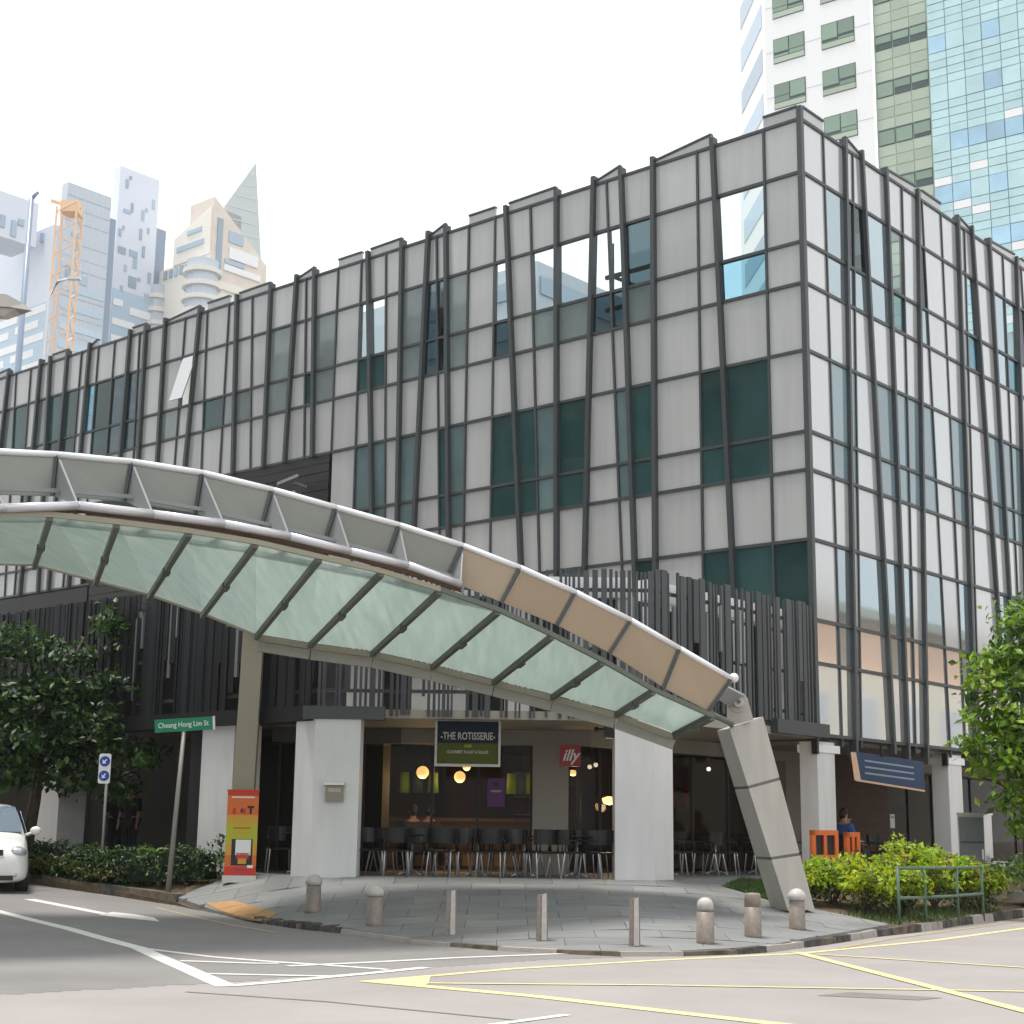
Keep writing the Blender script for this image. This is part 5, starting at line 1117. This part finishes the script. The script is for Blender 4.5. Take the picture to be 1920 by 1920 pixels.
# ------------------------------------------------------------------ people
def person(lab, loc, rz, pose, shirt, trousers="shirtd"):
    t = thing("person", lab, "person", loc, rz)
    sit = pose == 'sit'
    hz = .48 if sit else .92
    vs = {'p': (0, 0, hz, .13, .105), 's': (0, .0, hz+.22, .125, .10), 'c': (0, -.01, hz+.40, .16, .11), 'n': (0, -.01, hz+.55, .055, .055), 'h1': (0, -.03, hz+.63, .068, .078), 'h2': (0, -.03, hz+.74, .072, .085)}
    E = [('p', 's'), ('s', 'c'), ('c', 'n'), ('n', 'h1'), ('h1', 'h2')]
    for s, k in ((-1, 'l'), (1, 'r')):
        vs['sh'+k] = (.185*s, 0, hz+.45, .06, .06); vs['el'+k] = (.245*s, -.04 if not sit else -.08, hz+.18, .045, .045)
        vs['wr'+k] = ((.20*s, -.28, hz+.14, .03, .03) if sit else (.25*s, -.10, hz-.06, .03, .03))
        w = V(vs['wr'+k][:3]); d = V((0, -1, -.1)) if sit else V((0, -.2, -1)); d.normalize()
        p = w+d*.07; vs['pa'+k] = (p.x, p.y, p.z, .030, .018)
        E += [('c', 'sh'+k), ('sh'+k, 'el'+k), ('el'+k, 'wr'+k), ('wr'+k, 'pa'+k)]
        for f_ in range(4):
            q = p+d*(.05+.012*(1.5-abs(f_-1.5)))+V((.018*(f_-1.5), 0, .004)); vs['f%d%s' % (f_, k)] = (q.x, q.y, q.z, .008, .008); E.append(('pa'+k, 'f%d%s' % (f_, k)))
        q = w+d*.05+V((-.045*s, 0, .0)); vs['th'+k] = (q.x, q.y, q.z, .009, .009); E.append(('wr'+k, 'th'+k))
        vs['hp'+k] = (.09*s, 0, hz-.03, .085, .085)
        kn = (.11*s, -.42, hz+.0) if sit else (.10*s, -.03, .49); an = (.11*s, -.40, .08) if sit else (.10*s, .02, .08)
        vs['kn'+k] = (*kn, .06, .06); vs['an'+k] = (*an, .04, .04); vs['to'+k] = (an[0], an[1]-.17, .04, .035, .03)
        E += [('p', 'hp'+k), ('hp'+k, 'kn'+k), ('kn'+k, 'an'+k), ('an'+k, 'to'+k)]
    def skin_obj(name, keys, m, grow, parent):
        ks = [k for k in vs if k in keys]; ix = {k: i for i, k in enumerate(ks)}
        me = bpy.data.meshes.new(name); me.from_pydata([vs[k][:3] for k in ks], [(ix[a], ix[c]) for a, c in E if a in ix and c in ix], [])
        me.materials.append(M[m]); o = bpy.data.objects.new(name, me); COL.objects.link(o); o.parent = parent
        sk = o.modifiers.new("skin", 'SKIN'); sk.use_smooth_shade = True
        if not me.skin_vertices: me.attributes.new  # layer is made by the modifier below
        if not me.skin_vertices:
            bm = bmesh.new(); bm.from_mesh(me); bm.verts.layers.skin.verify(); bm.to_mesh(me); bm.free()
        for k in ks:
            sv = me.skin_vertices[0].data[ix[k]]; sv.radius = (vs[k][3]+grow, vs[k][4]+grow); sv.use_root = (k == ks[0])
        su = o.modifiers.new("sub", 'SUBSURF'); su.levels = 1; su.render_levels = 2
        return o
    skin_obj("body", set(vs), "skin", 0, t)
    skin_obj("shirt", {'p', 's', 'c', 'shl', 'shr', 'ell', 'elr'}, shirt, .034, t)
    skin_obj("trousers", {'p', 'hpl', 'hpr', 'knl', 'knr', 'anl', 'anr'}, trousers, .032, t)
    mb = MB(); mb.sphere((0, -.015, hz+.765), .098, 14, sc=(.92, 1.05, .95)); mb.sphere((0, .03, hz+.70), .085, 12, sc=(.95, .9, 1.1)); mb.build("hair", M["hair"], t, True, local=True)
    mb = MB(); mb.sphere((0, -.12, hz+.69), .016, 8, sc=(.8, 1, 1.5)); mb.build("nose", M["skin"], t, True, local=True)
    for s in (-1, 1):
        mb = MB(); mb.sphere((.03*s, -.105, hz+.715), .011, 8); mb.build("eye", M["black"], t, True, local=True)
        mb = MB(); mb.sphere((.078*s, -.03, hz+.70), .022, 8, sc=(.4, .8, 1.3)); mb.build("ear", M["skin"], t, True, local=True)
    mb = MB(); mb.sphere((0, -.108, hz+.655), .022, 8, sc=(1.1, .3, .3)); mb.build("mouth", M["red"], t, True, local=True)
    return t
p = FR(2.45, -.8, .73); person("person in a bright blue shirt seated beside the white pillar near the orange frames", (p.x, p.y, .80), 2.2, 'sit', "shirtb")
p = FR(3.1, -1.1, .73); person("person in pale clothes sitting beside the one in blue", (p.x, p.y, .73), 1.0, 'sit', "shirtw")
person("person in dark clothes seated inside, left one behind the restaurant window", (-1.95, 32.6, .73), 3.5, 'sit', "shirtd")
person("person in dark clothes seated inside, just right of the other dark one", (-1.62, 32.6, .73), 2.8, 'sit', "shirtd")
p = FA(9.3, .7, .73); person("person in dark clothes standing in the left arcade behind the hedge", (p.x, p.y, .73), .5, 'stand', "shirtd")
p = FA(8.6, .8, .73); person("person in dark clothes standing nearest the grey left pillar", (p.x, p.y, .73), -.4, 'stand', "shirtd")
for (u, o, rz, lab) in ((2.45, -.72, 2.2, "black chair under the person in the blue shirt"), (3.1, -1.05, 1.0, "black chair under the person in pale clothes"), (3.9, -1.6, 4.0, "black chair behind the shrubs under the blue banner"), (4.6, -1.1, .8, "black chair further along under the right facade")):
    p = FR(u, o, .73); dup(c0, (p.x, p.y, .73), rz, lab)

for u, lab in ((12.0, "white paper notice on the dark shop glass, left one under the blue banner"), (13.3, "white paper notice on the dark shop glass, right one under the blue banner")):
    p = FT(u, -.44, 1.75); t = thing("paper_notice", lab, "notice", p, 0, "paper notices on the shop glass")
    mb = MB(); mb.fbox(FT, u-.12, u+.12, -.448, -.44, 1.75, 2.1); mb.build("sheet", M["wsign"], t)
    mb = MB(); mb.fbox(FT, u-.09, u+.09, -.44, -.437, 2.0, 2.05); mb.build("print_line", M["tdark"], t)
p = FT(7.95, .08, 2.55); t = thing("wall_light", "small cream wall light on the beige shop column right of the strut", "wall light", p)
mb = MB(); mb.fbox(FT, 7.88, 8.02, .06, .09, 2.45, 2.75); mb.build("back_plate", M["steel"], t)
mb = MB(); mb.lathe([(.05, -.12), (.08, 0), (.06, .12)], c=FT(7.95, .17, 2.6), n=10); mb.build("shade", M["cream"], t, True)

# ------------------------------------------------------------------ street lamp and poles
t = thing("street_lamp", "grey street lamp head on an arm reaching in at the left edge", "street lamp", (-9.5, 16.6, .1))
mb = MB(); mb.tube([(-9.5, 16.6, -.1), (-9.5, 16.6, 3), (-9.45, 16.6, 6.9)], [.1, .085, .06], 12); mb.build("pole", M["pole"], t, True)
mb = MB(); mb.tube([(-9.45, 16.6, 6.85), (-8.6, 16.5, 7.2), (-5.85, 16.05, 7.05)], .04, 8); mb.build("arm", M["pole"], t, True)
mb = MB(); mb.hexa([(-5.98, 15.86, 6.97), (-5.40, 15.83, 6.94), (-5.20, 15.98, 6.95), (-5.40, 16.13, 6.94), (-5.98, 16.12, 6.97)], [(-5.98, 15.9, 7.13), (-5.46, 15.88, 7.10), (-5.30, 15.98, 7.03), (-5.46, 16.08, 7.10), (-5.98, 16.08, 7.13)]); mb.build("lamp_housing", M["pole"], t)
mb = MB(); mb.hexa([(-5.85, 15.92, 6.88), (-5.48, 15.92, 6.87), (-5.48, 16.05, 6.87), (-5.85, 16.05, 6.88)], [(-5.93, 15.88, 6.968), (-5.36, 15.88, 6.94), (-5.36, 16.10, 6.94), (-5.93, 16.10, 6.968)]); mb.build("lamp_glass", M["granitel"], t)
t = thing("tall_mast", "thin tall dark mast standing behind the far left end of the facade", "mast", (-24.9, 75, -.2))
mb = MB(); mb.tube([(-24.9, 75, -.3), (-24.9, 75, 18), (-24.9, 75, 33.2)], [.3, .22, .12], 8); mb.build("pole", M["tdark"], t, True)
mb = MB(); mb.tube([(-24.9, 75, 33.1), (-24.6, 75, 33.5)], .1, 6); mb.build("tip_bracket", M["tdark"], t, True)
t = thing("slim_lamp_post", "very thin pale lamp post with curved tip behind the far roof line", "lamp post", (-23.3, 74, -.2))
mb = MB(); mb.tube([(-23.3, 74, -.3), (-23.3, 74, 27.5), (-22.9, 74, 28.3), (-22.2, 74, 28.5)], [.14, .09, .07, .06], 6); mb.build("pole", M["tube"], t, True)
mb = MB(); mb.box(-22.4, -21.8, 73.85, 74.15, 28.4, 28.55); mb.build("lamp_head", M["tube"], t)
t = thing("security_floodlight", "small grey floodlight on a bracket fixed to the black louvres", "floodlight", FL(15.9, .2, 10.9))
mb = MB(); mb.beam(FL(15.9, .02, 10.9), FL(15.9, .5, 10.95), .06, .06); mb.build("bracket", M["gusset"], t)
p = FL(16.0, .6, 11.0); mb = MB(); mb.beam(p+V((-.3, -.1, -.15)), p+V((.25, .0, .12)), .3, .08); mb.build("lamp_head", M["pole"], t)
p = FL(15.9, .5, 10.6); mb = MB(); mb.lathe([(.07, -.2), (.09, 0), (.05, .1)], c=p, n=8); mb.build("camera_body", M["granitel"], t)
t = thing("roof_machine", "small orange-yellow machine peeping over the roof at far left", "machine", FL(33.0, -1.2, 17.1))
p = FL(33.0, -1.2, 17.1); mb = MB(); mb.sphere(p+V((0, 0, .25)), .42, 10, sc=(1, 1, .8)); mb.build("hood", M["yel"], t, True)
mb = MB(); mb.box(p.x-.5, p.x+.5, p.y-.4, p.y+.4, p.z-.3, p.z+.1); mb.build("chassis", M["orange"], t)

# ------------------------------------------------------------------ towers
def tower(name, lab, cat, P, d1, l1, d2, l2, z0, z1, m, part="wall"):
    t = thing(name, lab, cat, P)
    P = V(P); mb = MB(); a, c = d1*l1, d2*l2
    mb.hexa([P+V((0, 0, z0)), P+a+V((0, 0, z0)), P+a+c+V((0, 0, z0)), P+c+V((0, 0, z0))], [P+V((0, 0, z1)), P+a+V((0, 0, z1)), P+a+c+V((0, 0, z1)), P+c+V((0, 0, z1))]); mb.build(part, M[m], t)
    return t
def wins(t, F, rects, m, name="window", o=.15):
    for u0, u1, z0, z1 in rects:
        mb = MB(); mb.fbox(F, u0, u1, -.1, o, z0, z1); mb.build(name, M[m], t)
# far left: white pixel tower
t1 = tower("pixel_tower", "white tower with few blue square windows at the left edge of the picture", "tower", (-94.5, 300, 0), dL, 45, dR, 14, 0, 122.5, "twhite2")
FT1 = frame((-94.5, 300, 0), dL, nL); FT1R = frame((-111.4, 285, 0), dR, nR)
mb = MB(); mb.fbox(FT1R, -14, 20.3, -9, .0, 117.5, 127); mb.build("crown", M["twhite2"], t1)
wins(t1, FT1R, [(6.6, 9.2, 121, 125), (11.8, 13, 119.4, 122), (14.4, 15.6, 118.2, 121.6), (15.9, 17.2, 121, 122.4)], "tpix", o=.3)
wins(t1, FT1, [(3.5, 4.4, 119.5, 121.4), (8.5, 9.6, 114, 115)], "tpix", o=.45)
wins(t1, FT1, [(u, u+8.5, z, z+1.6) for u, z in ((0.6, 104), (11, 103.5), (3, 101), (14, 100.6), (.8, 98), (9.8, 97.4), (4, 95), (15, 94.6), (1, 92), (12, 91.5), (5, 89), (.6, 86), (10, 85.6))], "twhite", "white_band")
wins(t1, FT1, [(.3, 44, 82, 106)], "tblue", "glass_wall", .08)
# grey slab
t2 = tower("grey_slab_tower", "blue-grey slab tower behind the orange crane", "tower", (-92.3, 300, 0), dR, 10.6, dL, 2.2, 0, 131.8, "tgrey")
FT2 = frame((-92.3, 300, 0), dR, nR)
wins(t2, FT2, [(1.6, 4, 120.5, 121.4), (2.8, 3.5, 117.4, 119.4), (.8, 2.4, 111.5, 114), (3.6, 6, 110.8, 112.6)], "tpix")
wins(t2, FT2, [(.3, 10.3, z, z+1.3) for z in (108.6, 104.6, 100.4, 96.4, 92.2, 88, 84)], "tblue", "window_band")
wins(t2, FT2, [(.1, 10.5, z, z+.2) for z in (129, 126.4, 123.6, 119, 116, 113.4, 107.4, 103.2, 99.2, 95, 91, 86.8)], "tpix", "floor_line", .05)
wins(t2, FT2, [(u, u+.1, 84, 131) for u in (2.1, 4.2, 6.3, 8.4)], "tbal", "vertical_joint", .07)
mb = MB(); mb.fbox(FT2, 10.7, 12.4, -10, -.5, 0, 127.5); mb.build("dark_wing", M["tdark"], t2)
# second pixel tower
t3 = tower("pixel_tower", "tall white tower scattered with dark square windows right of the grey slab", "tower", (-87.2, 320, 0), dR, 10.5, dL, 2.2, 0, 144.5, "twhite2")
FT3 = frame((-87.2, 320, 0), dR, nR); q3 = .724
wins(t3, FT3, [(a*q3, c*q3, z0, z1) for a, c, z0, z1 in [(2.2, 3.2, 139.8, 141.8), (3.4, 4.2, 142, 142.9), (12.2, 13.2, 137.2, 139.4), (2, 4.6, 134, 134.9), (4.6, 5.5, 134.6, 136.8), (8.6, 9.6, 133.6, 136), (9.8, 10.8, 136, 136.8), (11, 11.8, 131, 132.4), (8.2, 9.2, 129, 131.6), (.8, 1.8, 128.3, 130), (2, 2.8, 130, 130.9), (9.6, 10.6, 125.2, 127.8), (1, 3.8, 124.4, 126), (5, 8, 124.6, 126), (6.6, 8, 122, 124.5), (3.6, 4.6, 120.6, 122.2), (5.4, 8.2, 117.4, 120), (8.6, 9.6, 119.4, 120.2), (12.2, 13.4, 119.6, 122.2), (11.4, 13.8, 115, 117.2), (2.6, 3.6, 115.8, 117.2)]], "tpix")
wins(t3, FT3, [(.1, 10.4, 84, 116.2)], "tblue", "glass_wall", .1)
wins(t3, FT3, [(a*q3, c*q3, z0, z1) for a, c, z0, z1 in [(.4, 3.8, 112.4, 113.9), (6.4, 14, 111.2, 112.9), (.4, 8.4, 108, 109.5), (10.2, 14, 107.2, 108.7), (.4, 6, 104.2, 105.7), (8.6, 14, 102.6, 104.1), (.4, 6, 100.2, 101.7), (9.8, 14, 98.4, 99.9), (6, 14, 95, 96.5), (.4, 6, 92.4, 93.9), (8, 14, 90, 91.5)]], "twhite", "white_band", .3)
mb = MB(); mb.fbox(FT3, 10.6, 13.5, -12, -.6, 0, 133.5); mb.build("dark_wing", M["tdark"], t3)
# beige tower with sail
t4 = tower("beige_tower", "beige tower with round balconies and a pointed glass sail on top", "tower", (-66.0, 318, 0), dR, 15.4, dL, 18, 0, 123.5, "tbeige")
F4R = frame((-66.0, 318, 0), dR, nR); F4L = frame((-66.0, 318, 0), dL, nL)
mb = MB(); mb.hexa([F4L(.0, .3, 123.5), F4L(12.8, .3, 123.5), F4L(12.8, -8, 123.5), F4L(0, -8, 123.5)], [F4L(.0, .3, 134.5), F4L(12.8, .3, 129.7), F4L(12.8, -8, 129.7), F4L(0, -8, 134.5)]); mb.build("upper_block", M["tbeige"], t4)
mb = MB(); mb.hexa([F4R(.1, .4, 117), F4R(15.45, .4, 117), F4R(15.45, -8, 117), F4R(.1, -8, 117)], [F4R(.1, .4, 136.6), F4R(15.45, .4, 125), F4R(15.45, -8, 125), F4R(.1, -8, 136.6)]); mb.build("upper_block", M["tpeach"], t4)
mb = MB(); mb.hexa([F4R(3, .0, 132), F4R(15.6, .0, 114), F4R(15.6, -2.5, 114), F4R(3, -2.5, 132)], [F4R(3.2, .0, 135.5), F4R(11.3, .0, 148.4), F4R(11.6, -2.5, 148.4), F4R(3.2, -2.5, 135.5)]); mb.build("glass_sail", M["tsail"], t4)
for k in range(6):
    z = 130+k*3.0; u0 = 4.2+max(0, (z-135.5))*.63; mb = MB(); mb.beam(F4R(u0, .06, z), F4R(15.0-.14*(z-116), .06, z+.8), .12, .16); mb.build("sail_rib", M["tbal"], t4)
wins(t4, F4R, [(1, 15, z, z+1.7) for z in (116.2, 112.9, 109.6, 106.3)], "tbeige", "stone_band", .6)
wins(t4, F4R, [(4.6, 12.6, 123.6, 126.2), (3.4, 13.6, 120.6, 122.0)], "twhite", "pale_panel", .8)
wins(t4, F4R, [(4.4, 8.4, 127.4, 130), (3.6, 9, 122.3, 123.3), (9.6, 13.2, 107.6, 111), (1.2, 2.6, 118, 132)], "tpix", "window", .7)
wins(t4, F4L, [(1.6+k*1.9, 2.7+k*1.9, 121.0, 122.9) for k in range(8)], "tpix", "window", .3)
wins(t4, F4L, [(2, 11.5, 126.2, 127.4), (3, 8, 129.4, 130.4)], "tpix", "window_band", .5)
for k in range(8):
    z = 119.6-k*3.1
    for c, r in ((F4L(1.6, .6, z-1), 4.2), (F4L(18.0, .3, z-3), 2.8)):
        mb = MB(); mb.lathe([(r, 0), (r, 1.0)], c=c, n=20); mb.build("balcony", M["tbal"], t4)
        mb = MB(); mb.lathe([(r*.82, 1.0), (r*.82, 3.1)], c=c, n=16); mb.build("balcony_window", M["tgrey"], t4)
# tower crane mast
t = thing("tower_crane", "orange lattice crane mast rising in front of the grey slab tower", "crane", (-78.6, 260, 0))
cx, cy, hw = -79.4, 260.0, 1.75
for sx in (-1, 1):
    for sy in (-1, 1):
        mb = MB(); mb.beam((cx+sx*hw, cy+sy*hw, 0), (cx+sx*hw, cy+sy*hw, 109), .30, .30); mb.build("mast_leg", M["crane"], t)
for k in range(16):
    z = 78+k*2.0
    for (a, c) in (((-1, -1), (1, -1)), ((1, -1), (1, 1))):
        mb = MB(); s = 1 if k % 2 else -1
        mb.beam((cx+a[0]*hw, cy+a[1]*hw, z if s > 0 else z+2), (cx+c[0]*hw, cy+c[1]*hw, z+2 if s > 0 else z), .17, .17); mb.build("lattice_brace", M["crane"], t)
mb = MB(); mb.box(cx-1.2, cx+1.9, cy-1.7, cy+1.7, 108.2, 110.2); mb.build("slewing_cab", M["crane"], t)
mb = MB(); mb.beam((cx-3.4, cy, 110.8), (cx+2, cy, 109.2), .5, .5); mb.build("jib_stub", M["crane"], t)
# grey building seen through the open top-floor cells
pg = V((1.05, 70, 0)); tg = tower("rear_office_block", "grey block with window bands glimpsed through the roof screen openings", "building", pg, dR, 9, dL, 12, 0, 28.2, "tgrey")
for F in (frame(pg, dR, nR), frame(pg, dL, nL)):
    wins(tg, F, [(.2, 8.8, z, z+.9) for z in (26.6, 24.6, 22.6, 20.6)], "tpix", "window_band", .1)
# right: white tower with green bay
e1 = V((.8171449, -.57643232, 0)); n1 = V((-.57643232, -.8171449, 0)); g1 = V((-.06976, .99756, 0))
PR = V((19.927, 115, 0)); FW_ = frame(PR, e1, n1)
tw = thing("white_tower", "white office tower with paired square windows and a grey-green glazed bay", "tower", PR)
mb = MB(); Q = [PR, PR+e1*8.97, PR+e1*8.97+g1*12, PR+g1*10]; mb.hexa([q+V((0, 0, 0)) for q in Q], [q+V((0, 0, 84)) for q in Q]); mb.build("wall", M["twhite"], tw)
for k in range(8):
    zt = 84.0-3.93*0-(k*3.93)-8.1+3.93
    zt = 72.05-k*3.93
    for u0, u1 in ((.72, 3.42), (4.85, 7.6)):
        mb = MB(); mb.fbox(FW_, u0, u1, -.3, .03, zt-2.15, zt); w = mb.build("window", M["wfrm"], tw)
        um = (u0+u1)/2
        for a, c in ((u0+.06, um-.05), (um+.05, u1-.06)):
            zz = zt-random.choice((1.05, 1.2, 1.35))
            mb = MB(); mb.fbox(FW_, a, c, .03, .06, zz, zt-.08); mb.build("pane", M["gwin"], w)
            mb = MB(); mb.fbox(FW_, a, c, .03, .065, zt-1.6, zz-.22 if random.random() < .5 else zz-.06); mb.build("pane", M["gwin"], w)
        mb = MB(); mb.fbox(FW_, u0+.04, u1-.04, .03, .07, zt-2.1, zt-1.66); mb.build("spandrel", M["gspan"], w)
    FGx = frame(PR, g1, V((-g1.y, g1.x, 0)))
    mb = MB(); mb.fbox(FGx, 1.0, 8.6, -.2, .04, zt-2.0, zt); mb.build("side_window", M["tpix"], tw)
wins(tw, FW_, [(.1, 8.9, 71.0-k*3.93, 71.05-k*3.93) for k in range(7)], "tgrey", "panel_joint", .012)
mb = MB(); mb.hexa([FW_(9.0, -.35, 0), FW_(13.3, -.35, 0), FW_(13.3, -12, 0), FW_(9.0, -12, 0)], [FW_(9.0, -.35, 84), FW_(13.3, -.35, 84), FW_(13.3, -12, 84), FW_(9.0, -12, 84)]); mb.build("bay_wall", M["gspan"], tw)
for k in range(8):
    zt = 69.9-k*3.93
    for j in range(3):
        u0, u1 = 9.12+j*1.38, 9.12+(j+1)*1.38-.07
        mb = MB(); mb.fbox(FW_, u0, u1, -.4, -.30, zt-1.25, zt+.05); w = mb.build("bay_window", M["wfrm"], tw)
        mb = MB(); mb.fbox(FW_, u0+.04, u1-.04, -.30, -.27, zt-random.choice((.7, .95, 1.2)), zt-.12); mb.build("bay_pane", M["gwin"], w)
        for q in range(3):
            z1 = zt-1.33-q*.87; mb = MB(); mb.fbox(FW_, u0, u1, -.4, -.30-.006*((j+q) % 2), z1-.80, z1); mb.build("bay_spandrel", M["gspan"], tw)
# blue glass tower
tb = thing("blue_glass_tower", "pale blue curtain-wall tower filling the upper right corner", "tower", FW_(13.35, 0, 0))
mb = MB(); mb.hexa([FW_(13.36, -.1, 0), FW_(36, -.1, 0), FW_(36, -20, 0), FW_(13.36, -20, 0)], [FW_(13.36, -.1, 90), FW_(36, -.1, 90), FW_(36, -20, 90), FW_(13.36, -20, 90)]); mb.build("frame", M["cyanf"], tb)
rnd = random.Random(31)
for k in range(9):
    zt = 72.6-k*4.02
    for j in range(8):
        u0, u1 = 13.40+j*1.345, 13.40+(j+1)*1.345-.06
        mb = MB(); mb.fbox(FW_, u0, u1, -.1, 0+rnd.uniform(-.015, .015), zt-1.35, zt); mb.build("vision_pane", M["cyanb"] if rnd.random() < .6 else M["cyan"], tb)
        for q in range(4):
            z1 = zt-1.41-q*.652; mb = MB(); mb.fbox(FW_, u0, u1, -.1, rnd.uniform(-.02, .0), z1-.60, z1); mb.build("spandrel_pane", M["cyan"] if rnd.random() < .97 else M["twhite"], tb)
# buildings across the side street, out of frame, that the right facade mirrors
M["peachw"] = mat("peach_render_wall", (0.78, 0.53, 0.37), 0.8)
to = tower("peach_shophouse", "peach rendered terrace across the right-hand street", "building", (26, 21, 0), dR, 60, V((dR.y, -dR.x, 0)), 12, 0, 12.9, "peachw")
FO = frame((26, 21, 0), dR, V((-dR.y, dR.x, 0)))
mb = MB(); mb.fbox(FO, 0, 60, -.1, .25, 0, 9.7); mb.build("lower_storey", M["cream"], to)
mb = MB(); mb.fbox(FO, -.5, 60, -.2, .5, 12.5, 13.0); mb.build("cornice", M["cream"], to)
for k in range(12):
    mb = MB(); mb.fbox(FO, 2+k*5, 4.6+k*5, .0, .30, 6.0, 8.4); mb.build("window", M["tgrey"], to)
tx = tower("street_side_block", "grey office block across the left street with window bands", "building", (-19, 10, 0), dL, 56, nL, 14, -1, 31, "tgrey2")
FX = frame((-19, 10, 0), dL, -nL)
rnd = random.Random(17)
for k in range(8):
    u = .5
    while u < 54:
        w = rnd.choice((2.2, 3.0, 4.2)); mb = MB(); mb.fbox(FX, u, u+w, -.1, .06, 3.2+k*3.5, 5.3+k*3.5); mb.build("window", M[rnd.choice(["tdark", "dark", "teal"])], tx); u += w+rnd.choice((.5, .9, 1.6))
# far end of the left street
te = tower("street_end_block", "beige low building at the far end of the left street", "building", (-23, 62, 1), dR, 14, dL, 16, -1.5, 11, "tbal")
FE = frame((-23, 62, 1), dR, nR)
for k in range(4):
    for z in (3.0, 6.4):
        mb = MB(); mb.fbox(FE, 1+k*3.2, 3.2+k*3.2, -.1, .1, z, z+2); mb.build("window", M["taupe"], te)

# ------------------------------------------------------------------ hazy air
hm = bpy.data.materials.new("hazy_air"); hm.use_nodes = True; N = hm.node_tree; N.nodes.clear()
ho = N.nodes.new("ShaderNodeOutputMaterial"); hv = N.nodes.new("ShaderNodeVolumePrincipled")
hv.inputs["Color"].default_value = (0.95, 0.97, 1.0, 1); hv.inputs["Density"].default_value = HAZE; hv.inputs["Anisotropy"].default_value = 0.2
N.links.new(hv.outputs[0], ho.inputs["Volume"])
b = MB(); b.box(-950, 950, -650, 1150, -2.4, 158)
tag(b.build("haze", hm), kind="stuff")
